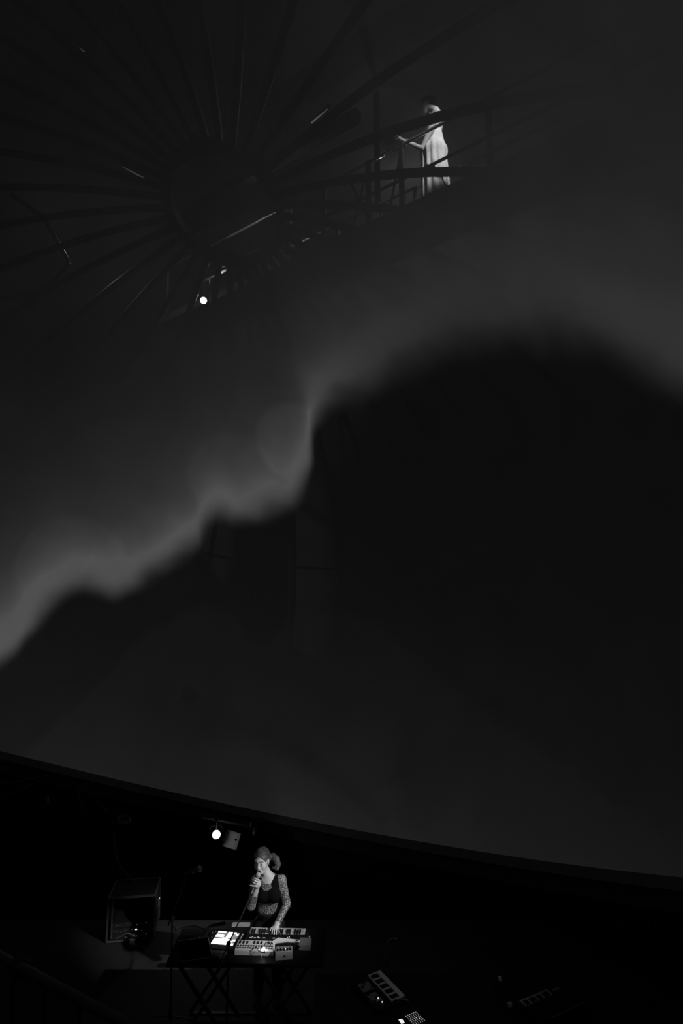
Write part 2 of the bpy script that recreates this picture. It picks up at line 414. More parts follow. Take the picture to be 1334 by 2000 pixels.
# work light above the dome: housing, lens, yoke
def lamp_head(name, loc, aim, rad, label, emit, energy, cone, grp=None):
    loc = V(loc); ax = nrm(V(aim)-loc)
    t = thing(name, loc, label, 'lamp', grp)
    MB().lathe([(rad*0.55, -rad*2.6), (rad*0.9, -rad*2.3), (rad*1.05, -rad*0.4), (rad*1.2, 0.0), (rad*1.2, rad*0.25), (rad*1.08, rad*0.25), (rad*1.0, -rad*0.2)], loc, ax, 20).build('housing', BLACK, t, smooth=False)
    MB().lathe([(rad*0.98, -rad*0.05), (rad*0.8, rad*0.10), (rad*0.4, rad*0.16), (rad*0.02, rad*0.18)], loc, ax, 20).build('lens', mat('lamp_lens_%g' % emit, 0.8, 0.3, emit=emit), t, smooth=True)
    sd = nrm(np.cross(ax, (0, 0, 1))); top = loc-ax*rad*1.2
    MB().tube([top+sd*rad*1.15, top+sd*rad*1.45, top+sd*rad*1.45+V(0, 0, rad*2.2), top-sd*rad*1.45+V(0, 0, rad*2.2), top-sd*rad*1.45, top-sd*rad*1.15], rad*0.10, 6).build('yoke', BLACK, t)
    sp_ = spot(name+'_light', loc+ax*rad*0.5, loc+ax*3, energy, cone, 0.6, 0.03)
    return t, ax
WL = onk(397.5, 587, -0.10)
lamp_head('work_light', WL, V(-0.3, 4.2, 7.2), 0.055, 'bright round work light shining from the catwalk behind the dome ribs', 40.0, 3, 150)
spot('rail_fill', WL+V(0.0, -0.16, 0.10), tuple(kp(3.55, 0, 0.95)), 75, 40, 0.8, 0.02)  # extra spot beside the lamp, added to brighten the top rail
pl = bpy.data.lights.new('tray_fill', 'POINT'); pl.energy = 0.9; pl.shadow_soft_size = 0.02  # separate point light added near the tray to brighten it
po = bpy.data.objects.new('tray_fill', pl); COL.objects.link(po); po.location = tuple(kp(4.1, -0.16, 0.36))
# pendant cable with small pear switch next to it
pc = thing('pendant_switch', onk(409.5, 545, -0.16), 'thin hanging cord with a small switch beside the work light', 'cord')
MB().tube([onk(409.5, 545, -0.16), onk(410.1, 565, -0.16), onk(410.9, 585, -0.16)], 0.004, 6).build('cord', mat('pale_cord', 0.5, 0.5), pc)
MB().lathe([(0.006, 0), (0.013, -0.01), (0.014, -0.05), (0.006, -0.06)], onk(411, 585, -0.16), (0, 0, 1), 10).build('switch', mat('pale_cord', 0.5, 0.5), pc)
# glints high above the dome, painted as faintly glowing tubes
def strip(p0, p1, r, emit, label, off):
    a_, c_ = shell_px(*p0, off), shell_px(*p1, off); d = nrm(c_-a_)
    t = thing('strip_light', (a_+c_)/2, label, 'lamp', 'glowing tubes standing in for glints above the dome')
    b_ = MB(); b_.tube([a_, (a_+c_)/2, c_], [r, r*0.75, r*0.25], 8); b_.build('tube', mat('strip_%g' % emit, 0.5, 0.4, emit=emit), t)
    b_ = MB(); b_.bar(a_-d*0.04+DA*0.05, c_+d*0.04+DA*0.05, 0.05, 0.04, up=DA); b_.build('backing_bar', STEEL, t)
strip((608, 240), (640, 213), 0.013, 0.22, 'short slanting glint made as a glowing tube between ribs right of the hub', 8.6)
strip((283, 349), (238, 325), 0.013, 0.11, 'faint glint made as a glowing tube between ribs left of the hub', 8.6)
strip((165, 101), (118, 70), 0.008, 0.10, 'long thin glint made as a glowing tube near the upper left corner', 8.6)
strip((383, 469), (381, 459), 0.016, 0.5, 'tiny upright glowing mark at the lower left of the hub', 8.2)
# hidden bulbs added behind the dome to light the shell
def bulb(loc, energy, label):
    loc = V(loc)
    t = thing('service_bulb', loc, label, 'lamp', 'fill bulbs added between dome and shell')
    MB().lathe([(0.012, 0.05), (0.016, 0.03), (0.030, 0.0), (0.028, -0.02), (0.001, -0.036)], loc, (0, 0, 1), 12).build('globe', mat('bulb_glass', 0.6, 0.4), t, smooth=True)
    MB().lathe([(0.018, 0.035), (0.020, 0.09), (0.008, 0.10)], loc, (0, 0, 1), 10).build('socket', BLACK, t)
    l_ = bpy.data.lights.new('service_bulb_light', 'POINT'); l_.energy = energy; l_.shadow_soft_size = 0.03
    o_ = bpy.data.objects.new('service_bulb_light', l_); COL.objects.link(o_); o_.location = tuple(loc-V(0, 0, 0.08))
bulb(onk(762, 342, 1.6), 30, 'dim added fill bulb over the far side of the catwalk')
bulb(shell_px(150, 469, 9.2), 18, 'dim added fill bulb behind the ribs at the left')
bulb(shell_px(494, 601, 8.7), 6, 'dim added fill bulb behind the ribs below the hub')
bulb(dome_pt(math.radians(20), math.radians(-20), 9.6), 4, 'dim added fill bulb high above the hub of the dome')
# spotlight on the dancer from the right end of the catwalk
cs_ = spot('catwalk_spotlight', kp(-1.9, -0.8, 2.6), tuple(onk(838, 301, 0.36)), 1250, 25, 0.5, 0.04)
cs_.scale = (0.78, 1, 1)                                          # shutters close the beam to a tall slot

# ================================================================ people: bodies grown as one smooth surface
class Body:
    """smooth-blended rounded cones and ellipsoids, meshed by surface nets"""
    def __init__(s, lo, hi, h):
        s.h = h; s.lo = V(lo); s.n = np.ceil((V(hi)-s.lo)/h).astype(int)+1
        s.F = np.full(tuple(s.n), 1.0, np.float32)
    def _sub(s, lo, hi):
        i0 = np.clip(np.floor((V(lo)-s.lo)/s.h).astype(int), 0, s.n-1); i1 = np.clip(np.ceil((V(hi)-s.lo)/s.h).astype(int)+1, 1, s.n)
        if (i1 <= i0).any(): return None, None
        ax = [s.lo[k]+s.h*np.arange(i0[k], i1[k]) for k in range(3)]
        return tuple(slice(i0[k], i1[k]) for k in range(3)), np.stack(np.meshgrid(*ax, indexing='ij'), -1)
    def _blend(s, sl, d, k, op):
        f = s.F[sl]
        if op == 'add':
            if k <= 0: s.F[sl] = np.minimum(f, d); return
            t = np.clip(0.5+0.5*(f-d)/k, 0, 1); s.F[sl] = f*(1-t)+d*t-k*t*(1-t)
        else:
            d = -d; t = np.clip(0.5-0.5*(f-d)/max(k, 1e-6), 0, 1); s.F[sl] = f*(1-t)+d*t+k*t*(1-t)
    def cone(s, a, r0, b, r1, k=0.015, op='add', grow=0.0, disp=None):
        a, b = V(a), V(b); r0 += grow; r1 += grow; R = max(r0, r1)+k+2*s.h+0.02
        sl, p = s._sub(np.minimum(a, b)-R, np.maximum(a, b)+R)
        if sl is None: return s
        ba = b-a; L = max(ba @ ba, 1e-12); t = np.clip(((p-a) @ ba)/L, 0, 1)
        d = np.linalg.norm(p-a-t[..., None]*ba, axis=-1)-(r0+(r1-r0)*t)
        if disp is not None: d = d+disp(p)
        s._blend(sl, d, k, op); return s
    def ell(s, c, r, M=None, k=0.015, op='add', grow=0.0, disp=None):
        c = V(c); r = V(r)+grow; R = r.max()+k+2*s.h+0.02
        sl, p = s._sub(c-R, c+R)
        if sl is None: return s
        q = p-c
        if M is not None: q = q @ M
        k0 = np.linalg.norm(q/r, axis=-1); k1 = np.linalg.norm(q/(r*r), axis=-1)+1e-9
        d = k0*(k0-1)/k1
        if disp is not None: d = d+disp(p)
        s._blend(sl, d, k, op); return s
    def cut(s, point, normal):
        """remove everything on the side the normal points to"""
        nn = nrm(normal); ax = [s.lo[k]+s.h*np.arange(s.n[k]) for k in range(3)]
        d = (ax[0][:, None, None]-point[0])*nn[0]+(ax[1][None, :, None]-point[1])*nn[1]+(ax[2][None, None, :]-point[2])*nn[2]
        s.F = np.maximum(s.F, d.astype(np.float32)); return s
    def mesh(s):
        F = np.pad(s.F, 1, constant_values=1.0); lo = s.lo-s.h
        S = F < 0; n = F.shape
        c = tuple(q-1 for q in n); cnt = np.zeros(c, np.int16); acc = np.zeros(c+(3,), np.float32)
        off = lambda o, A: A[o[0]:o[0]+c[0], o[1]:o[1]+c[1], o[2]:o[2]+c[2]]
        for ax in range(3):
            o1, o2 = [q for q in range(3) if q != ax]
            for i in (0, 1):
                for j in (0, 1):
                    oa = [0, 0, 0]; oa[o1] = i; oa[o2] = j; ob = list(oa); ob[ax] = 1
                    A, B = off(oa, S), off(ob, S); x = A != B
                    fa, fb = off(oa, F)[x], off(ob, F)[x]; t = fa/(fa-fb)
                    pos = np.tile(np.array(oa, np.float32), (len(t), 1)); pos[:, ax] += t
                    acc[x] += pos; cnt[x] += 1
        act = cnt > 0; idx = -np.ones(c, np.int64); idx[act] = np.arange(act.sum())
        vs = (np.argwhere(act)+acc[act]/cnt[act][:, None])*s.h+lo
        quads = []
        for ax in range(3):
            o1, o2 = [(1, 2), (2, 0), (0, 1)][ax]
            sa = [slice(None)]*3; sb = [slice(None)]*3; sa[ax] = slice(0, n[ax]-1); sb[ax] = slice(1, n[ax])
            e = S[tuple(sa)] != S[tuple(sb)]; w = np.argwhere(e)
            ok = (w[:, o1] > 0) & (w[:, o2] > 0) & (w[:, o1] < n[o1]-1) & (w[:, o2] < n[o2]-1); w = w[ok]
            flip = S[tuple(sa)][tuple(w.T)]
            q = []
            for i, j in ((1, 1), (0, 1), (0, 0), (1, 0)):
                u = w.copy(); u[:, o1] -= i; u[:, o2] -= j; q.append(idx[tuple(u.T)])
            q = np.stack(q, 1); q[~flip] = q[~flip][:, ::-1]; quads.append(q)
        q = np.concatenate(quads); q = q[(q >= 0).all(1)]
        return vs, q
    def build(s, name, material, parent=None, origin=None):
        vs, q = s.mesh()
        base = V(origin) if origin is not None else WORLD_ORIGIN[parent]
        vs = (vs-base).astype(np.float32)
        me = bpy.data.meshes.new(name)
        me.vertices.add(len(vs)); me.vertices.foreach_set('co', vs.ravel())
        me.loops.add(q.size); me.loops.foreach_set('vertex_index', q.ravel().astype(np.int32))
        me.polygons.add(len(q)); me.polygons.foreach_set('loop_start', np.arange(0, q.size, 4, dtype=np.int32))
        me.polygons.foreach_set('loop_total', np.full(len(q), 4, np.int32))
        me.polygons.foreach_set('use_smooth', np.ones(len(q), bool))
        me.update(calc_edges=True); me.validate(); me.materials.append(material)
        o = bpy.data.objects.new(name, me); COL.objects.link(o)
        if parent is None: o.location = tuple(base)
        else: o.parent = parent
        WORLD_ORIGIN[o] = base
        return o

def speckle(name, dark, light, thr, scale, grid=0.0, rough=0.5):
    """lace / sequin cloth: thread grid over noise speckle"""
    m = bpy.data.materials.new(name); m.use_nodes = True; n = NT(m.node_tree); b_ = m.node_tree.nodes['Principled BSDF']
    co = n.new('ShaderNodeTexCoord').outputs['Object']
    t = n.new('ShaderNodeTexNoise'); t.inputs['Scale'].default_value = scale; t.inputs['Detail'].default_value = 3; n.put(t.inputs['Vector'], co)
    r = n.new('ShaderNodeMapRange'); n.put(r.inputs['Value'], t.outputs['Fac'])
    r.inputs['From Min'].default_value = thr-0.04; r.inputs['From Max'].default_value = thr+0.04
    fac = r.outputs[0]
    if grid:
        sx = n.new('ShaderNodeSeparateXYZ'); n.put(sx.inputs[0], co)
        for ax in (0, 2):
            q = n.m('ABSOLUTE', n.m('SUBTRACT', n.m('FRACT', n.m('MULTIPLY', sx.outputs[ax], grid)), 0.5))
            fac = n.m('MULTIPLY', fac, n.m('GREATER_THAN', q, 0.09))
    mx = n.new('ShaderNodeMix', data_type='FLOAT'); n.put(mx.inputs['Factor'], fac); mx.inputs[2].default_value = dark; mx.inputs[3].default_value = light
    c = n.new('ShaderNodeCombineColor')
    for i in range(3): n.put(c.inputs[i], mx.outputs[0])
    n.put(b_.inputs['Base Color'], c.outputs[0]); b_.inputs['Roughness'].default_value = rough
    return m
SKIN = mat('skin', 0.40, 0.5, spec=0.3)
def hair_material(name, a_, b_):
    m = bpy.data.materials.new(name); m.use_nodes = True; n = NT(m.node_tree); p = m.node_tree.nodes['Principled BSDF']
    w = n.new('ShaderNodeTexWave', wave_type='BANDS', bands_direction='Z'); w.inputs['Scale'].default_value = 70; w.inputs['Distortion'].default_value = 7; w.inputs['Detail'].default_value = 3
    n.put(w.inputs['Vector'], n.new('ShaderNodeTexCoord').outputs['Object'])
    r = n.new('ShaderNodeMapRange'); n.put(r.inputs['Value'], w.outputs['Fac']); r.inputs['To Min'].default_value = a_; r.inputs['To Max'].default_value = b_
    c = n.new('ShaderNodeCombineColor')
    for i in range(3): n.put(c.inputs[i], r.outputs[0])
    n.put(p.inputs['Base Color'], c.outputs[0]); p.inputs['Roughness'].default_value = 0.38
    bp = n.new('ShaderNodeBump'); bp.inputs['Strength'].default_value = 0.35; bp.inputs['Distance'].default_value = 0.002
    n.put(bp.inputs['Height'], w.outputs['Fac']); n.put(p.inputs['Normal'], bp.outputs[0])
    return m

def head_ops(B, hc, M, neck):
    """head in local frame: x to the person's left as seen by a viewer in front, y forward, z up"""
    L = lambda x, y, z: hc+M @ V(x, y, z)
    B.ell(L(0, -0.016, 0.030), (0.072, 0.092, 0.083), M)
    B.ell(L(0, 0.022, -0.030), (0.058, 0.062, 0.082), M, 0.03)
    B.ell(L(0, 0.052, -0.092), (0.026, 0.026, 0.020), M, 0.03)
    for s_ in (-1, 1):
        B.ell(L(s_*0.036, 0.052, -0.026), (0.024, 0.022, 0.026), M, 0.03)
        B.cone(L(s_*0.012, 0.080, 0.028), 0.008, L(s_*0.045, 0.066, 0.026), 0.008, 0.015)
        B.ell(L(s_*0.031, 0.098, 0.006), (0.018, 0.020, 0.014), M, 0.012, 'sub')
        B.ell(L(s_*0.031, 0.0705, 0.003), (0.015, 0.012, 0.010), M, 0.004)
        B.ell(L(s_*0.073, -0.008, -0.006), (0.009, 0.019, 0.031), M, 0.008)
    B.cone(L(0, 0.082, 0.014), 0.007, L(0, 0.100, -0.030), 0.011, 0.010)
    B.ell(L(0, 0.091, -0.034), (0.016, 0.012, 0.009), M, 0.008)
    B.ell(L(0, 0.078, -0.064), (0.023, 0.013, 0.017), M, 0.012)
    B.ell(L(0, 0.098, -0.066), (0.015, 0.022, 0.009), M, 0.006, 'sub')
    B.cone(L(0, -0.022, -0.070), 0.049, neck, 0.050, 0.025)
    return L
def face_bits(L, M, parent, open_mouth=True):
    dark = mat('dark_brow', 0.03, 0.7)
    for s_ in (-1, 1):
        MB().tube([L(s_*0.014, 0.089, 0.028), L(s_*0.032, 0.085, 0.034), L(s_*0.050, 0.070, 0.027)], [0.0030, 0.0036, 0.0018], 6).build('eyebrow', dark, parent)
        MB().tube([L(s_*0.017, 0.083, 0.000), L(s_*0.031, 0.0865, -0.005), L(s_*0.046, 0.077, 0.000)], [0.0016, 0.0026, 0.0016], 6).build('eyelashes', dark, parent)
    if open_mouth:
        b_ = MB(); b_.lathe([(0.001, 0.0), (0.010, 0.001), (0.012, 0.004), (0.009, 0.007)], L(0, 0.080, -0.066), M @ V(0, 1, 0), 12)
        b_.build('mouth_opening', mat('mouth_dark', 0.008, 0.6), parent)
        lipm = mat('lips', 0.22, 0.4)
        ring = [L(0.020*math.cos(t), 0.086-0.006*abs(math.cos(t)), -0.066+0.0135*math.sin(t)) for t in np.linspace(0, 2*math.pi, 17)]
        MB().tube(ring, 0.0042, 6, caps=False).build('lips', lipm, parent, smooth=True)
def finger(B, pts, r0=0.0085, r1=0.0065, k=0.004):
    n_ = len(pts)-1
    for i in range(n_):
        a_ = r0+(r1-r0)*i/n_; c_ = r0+(r1-r0)*(i+1)/n_
        B.cone(pts[i], a_, pts[i+1], c_, k)

# ---------------------------------------------------------------- the singer
def build_singer():
    hip = py(525, 1806, 6.99); waist = py(525, 1776, 6.97); chest = py(526, 1740, 6.93); nb = py(524, 1713, 6.90)
    base = V(hip[0], hip[1]+0.02, 0.0)
    hc = py(511, 1681.5, 6.86)
    yaw, pit = math.radians(-15), math.radians(-4)
    fwd = V(math.sin(yaw)*math.cos(pit), -math.cos(yaw)*math.cos(pit), math.sin(pit))
    rgt = nrm(np.cross(V(0, 0, 1), fwd)); rgt = rgt if rgt[0] > 0 else -rgt
    upv = np.cross(rgt, fwd); upv = upv if upv[2] > 0 else -upv
    roll = math.radians(6); rgt, upv = rgt*math.cos(roll)+upv*math.sin(roll), upv*math.cos(roll)-rgt*math.sin(roll)
    M = np.stack([rgt, fwd, upv], 1)
    shL, shR = py(549, 1719, 6.93), py(500, 1720, 6.88)             # viewer's right / left
    elL, elR = py(560, 1766, 6.90), py(491, 1769, 6.80)
    wrL, wrR = py(541.5, 1804, 6.72), py(502.5, 1728, 6.735)
    kneeL, kneeR = V(base[0]+0.09, base[1]-0.03, 0.46), V(base[0]-0.09, base[1]-0.02, 0.46)
    ankL, ankR = V(base[0]+0.10, base[1]+0.02, 0.08), V(base[0]-0.11, base[1]+0.03, 0.08)
    hipL, hipR = hip+V(0.075, 0, -0.03), hip+V(-0.075, 0, -0.03)
    lo, hi = base+V(-0.38, -0.48, -0.01), base+V(0.38, 0.26, 1.66)
    Bm = Body(lo, hi, 0.0042)
    def torso(B, g=0.0):
        B.ell(hip+V(0, 0.01, 0), (0.155, 0.105, 0.10), None, 0.03, grow=g)
        B.ell(waist, (0.122, 0.088, 0.13), None, 0.05, grow=g)
        B.ell(chest+V(0, 0.01, 0.0), (0.138, 0.098, 0.15), None, 0.05, grow=g)
        for s_ in (-1, 1): B.ell(chest+V(s_*0.06, -0.075, -0.01), (0.058, 0.048, 0.058), None, 0.03, grow=g)
        B.cone(shL, 0.048, shR, 0.048, 0.05, grow=g)
    def arm(B, sh, el, wr, g=0.0):
        B.cone(sh, 0.050, el, 0.038, 0.02, grow=g); B.cone(el, 0.038, wr, 0.025, 0.015, grow=g)
    def legs(B, g=0.0):
        for h_, k_, a_ in ((hipL, kneeL, ankL), (hipR, kneeR, ankR)):
            B.cone(h_, 0.088, k_, 0.056, 0.03, grow=g); B.cone(k_, 0.055, a_, 0.038, 0.02, grow=g)
            B.cone(a_, 0.038, a_+V(0.0, -0.15, -0.045), 0.03, 0.02, grow=g)
    torso(Bm); legs(Bm); arm(Bm, shL, elL, wrL); arm(Bm, shR, elR, wrR)
    Bm.cone(nb, 0.052, (nb+chest)/2, 0.06, 0.05)
    L = head_ops(Bm, hc, M, nb)
    # her left hand, spread on the keys
    kn = [py(533.0, 1812.5, 6.69), py(536.5, 1812, 6.69), py(540.3, 1812.5, 6.69), py(543.5, 1813.5, 6.695)]
    tips = [py(531.0, 1823.5, 6.64), py(535.0, 1825.0, 6.635), py(539.6, 1824.2, 6.64), py(545.2, 1821.8, 6.65)]
    pc_ = (kn[1]+kn[2]+wrL*1.2)/3.2
    Bm.cone(wrL, 0.024, (kn[1]+kn[2])/2, 0.026, 0.02); Bm.cone(kn[0], 0.012, kn[3], 0.012, 0.02)
    for a_, t_ in zip(kn, tips): finger(Bm, [a_, a_*0.45+t_*0.55+V(0, -0.004, 0.016), t_])
    finger(Bm, [wrL*0.4+kn[0]*0.6, py(529.5, 1813.5, 6.68), py(527, 1817.5, 6.66)], 0.010, 0.007)
    # her right hand, closed round the microphone
    m0, m1 = py(504.3, 1709.5, 6.715), py(491.0, 1745, 6.66); ax = nrm(m1-m0)
    side = nrm(np.cross(ax, V(0, -1, 0))); side = side if side[0] > 0 else -side; front = nrm(np.cross(side, ax)); front = front if front[1] < 0 else -front
    palm = m0+ax*0.075+side*0.030-front*0.004
    Bm.cone(wrR, 0.026, palm, 0.028, 0.02); Bm.ell(palm, (0.026, 0.024, 0.040), np.stack([side, front, ax], 1), 0.015)
    for i, t_ in enumerate((0.036, 0.056, 0.076, 0.096)):
        c_ = m0+ax*t_
        out = 0.010 if i == 3 else 0.0
        pts = [c_+side*0.030+front*0.012, c_+side*0.014+front*0.030, c_-side*0.016+front*0.026+ax*out, c_-side*(0.030+out)+front*0.004+ax*out*1.5, c_-side*(0.022+2*out)-front*0.012+ax*2*out]
        finger(Bm, pts, 0.0085, 0.0068)
    finger(Bm, [palm+side*0.004-front*0.012-ax*0.012, m0+ax*0.040+side*0.012-front*0.026, m0+ax*0.026-side*0.012-front*0.024], 0.011, 0.008)
    body = Bm.build('person', SKIN, origin=base)
    tag(body, 'singer in sheer lace sleeves and a black vest holding a microphone behind the keyboards', 'person')
    face_bits(L, M, body)
    # sheer lace top under the vest
    lace = speckle('lace', 0.012, 0.42, 0.52, 125, 48)
    B2 = Body(lo, hi, 0.0046); torso(B2, 0.004); arm(B2, shL, elL, wrL, 0.005); arm(B2, shR, elR, wrR, 0.005)
    B2.cone(nb+V(0, 0.02, -0.02), 0.055, (nb+chest)/2, 0.065, 0.05)
    wd = nrm(wrL-elL); B2.cone(wrL+wd*0.035, 0.05, wrL+wd*0.12, 0.05, 0.001, 'sub')
    # the singing arm is bare below mid forearm
    c_ = wrR+(elR-wrR)*0.48
    R_ = nrm(wrR-elR); ctr = c_+R_*0.10
    B2.cone(c_+R_*0.055, 0.055, wrR+R_*0.05, 0.055, 0.001, 'sub')
    B2.build('lace_top', lace, body)
    # black vest: front panels over the chest, open at the neck, with shoulder straps
    B3 = Body(lo, hi, 0.0046); torso(B3, 0.011)
    B3.cut(py(525, 1763.5, 6.88), (0.05, -0.22, -1)); B3.cut(nb+V(0, 0, 0.012), (0, 0, 1))
    B3.cut(shL+V(-0.022, 0, 0), (1, 0, 0.25)); B3.cut(shR+V(0.022, 0, 0), (-1, 0, 0.25))
    B3.ell(py(519, 1725, 6.82), (0.052, 0.10, 0.085), None, 0.01, 'sub')
    B3.build('vest', mat('black_cloth', 0.004, 0.9, spec=0.05), body)
    B4 = Body(lo, base+V(0.38, 0.26, 1.05), 0.006); torso(B4, 0.008); legs(B4, 0.012)
    B4.cut(py(525, 1787, 6.87), (0, -0.15, 1)); B4.cut(V(base[0], base[1], 0.085), (0, 0, -1))
    B4.build('trousers', speckle('sequin_trousers', 0.008, 0.35, 0.71, 120, 0, 0.35), body)
    for a_, nm in ((ankL, 'shoe'), (ankR, 'shoe')):
        B5 = Body(a_+V(-0.08, -0.26, -0.09), a_+V(0.08, 0.12, 0.07), 0.006)
        B5.cone(a_+V(0, 0.01, -0.03), 0.046, a_+V(0, -0.15, -0.043), 0.036, 0.02); B5.cut(V(a_[0], a_[1], 0.0), (0, 0, -1)); B5.cut(a_+V(0, 0, 0.03), (0, 0, 1))
        B5.build(nm, RUBBER, body)
    # hair drawn back into a ponytail
    st_ = lambda p: 0.0016*np.sin((p-hc) @ M[:, 2]*260+((p-hc) @ M[:, 1])*90)
    B6 = Body(hc-0.24, hc+0.24, 0.004)
    B6.ell(L(0, -0.022, 0.034), (0.082, 0.102, 0.090), M, 0.01, disp=st_)
    B6.ell(L(0, 0.088, -0.032), (0.069, 0.080, 0.102), M, 0.006, 'sub')
    B6.cut(L(0, 0.0, -0.072), M @ V(0, 0.5, -1))
    B6.ell(L(0.077, 0.002, -0.022), (0.03, 0.035, 0.040), M, 0.008, 'sub'); B6.ell(L(-0.077, 0.002, -0.022), (0.03, 0.035, 0.040), M, 0.008, 'sub')
    B6.ell(L(0.02, -0.09, -0.005), (0.055, 0.045, 0.055), M, 0.03, disp=st_)
    tail = [L(0.03, -0.105, -0.010), L(0.085, -0.120, -0.012), L(0.125, -0.105, -0.035), L(0.148, -0.085, -0.075), L(0.145, -0.06, -0.105), L(0.100, -0.055, -0.095)]
    rr = [0.024, 0.032, 0.034, 0.028, 0.018, 0.010]
    for i in range(5): B6.cone(tail[i], rr[i], tail[i+1], rr[i+1], 0.012, disp=st_)
    hair_o = B6.build('hair', hair_material('fair_hair', 0.012, 0.10), body)
    Rh = V(0.083, 0.103, 0.091); Ch = V(0, -0.022, 0.034); endd = nrm(V(0.03, -0.105, -0.035)/Rh)
    for k_ in range(26):
        a_ = -1.25+2.5*k_/25
        st0 = nrm(V(0.90*math.sin(a_), 0.62*math.cos(a_)+0.05, 0.80-0.42*abs(a_)))
        om = math.acos(max(-1, min(1, st0 @ endd))); pts = []
        for t_ in np.linspace(0, 0.97, 9):
            d_ = (math.sin((1-t_)*om)*st0+math.sin(t_*om)*endd)/math.sin(om)
            pts.append(L(*(Ch+Rh*d_*(1.0+0.012*math.sin(k_*2.1)))))
        MB().tube(pts, [0.0018]+[0.0034]*7+[0.002], 5).build('hair_strand', mat('strand_%d' % (k_ % 3), (0.02, 0.06, 0.13)[k_ % 3], 0.4), hair_o, smooth=True)
    MB().lathe([(0.020, -0.008), (0.028, -0.004), (0.028, 0.006), (0.020, 0.008)], L(0.042, -0.108, -0.010), nrm(tail[1]-tail[0]), 12).build('hair_tie', RUBBER, body)
    er = L(0.080, -0.004, -0.042)
    MB().lathe([(0.001, 0.004), (0.004, 0.001), (0.004, -0.004), (0.001, -0.007)], er, (0, 0, 1), 8).build('earring', ALU, body)
    # the microphone is held, so it is a thing of its own
    mic = thing('microphone', m1, 'slim silver handheld microphone raised to the mouth of the singer', 'microphone')
    Lm = np.linalg.norm(m1-m0)
    MB().lathe([(0.006, Lm), (0.0085, Lm-0.004), (0.0095, Lm*0.6), (0.0125, 0.035), (0.0135, 0.03)], m0, ax, 14).build('handle', mat('mic_metal', 0.34, 0.35, 0.6), mic, smooth=True)
    MB().lathe([(0.0135, 0.032), (0.019, 0.022), (0.024, 0.006), (0.024, -0.004), (0.019, -0.018), (0.010, -0.025), (0.001, -0.026)], m0, ax, 14).build('grille', speckle('mic_grille', 0.06, 0.55, 0.5, 400, 0, 0.3), mic, smooth=True)
    MB().lathe([(0.0248, 0.002), (0.0262, 0.0), (0.0262, -0.004), (0.0248, -0.006)], m0, ax, 14).build('collar', ALU, mic)
    return m0, m1, base
MIC0, MIC1, SBASE = build_singer()

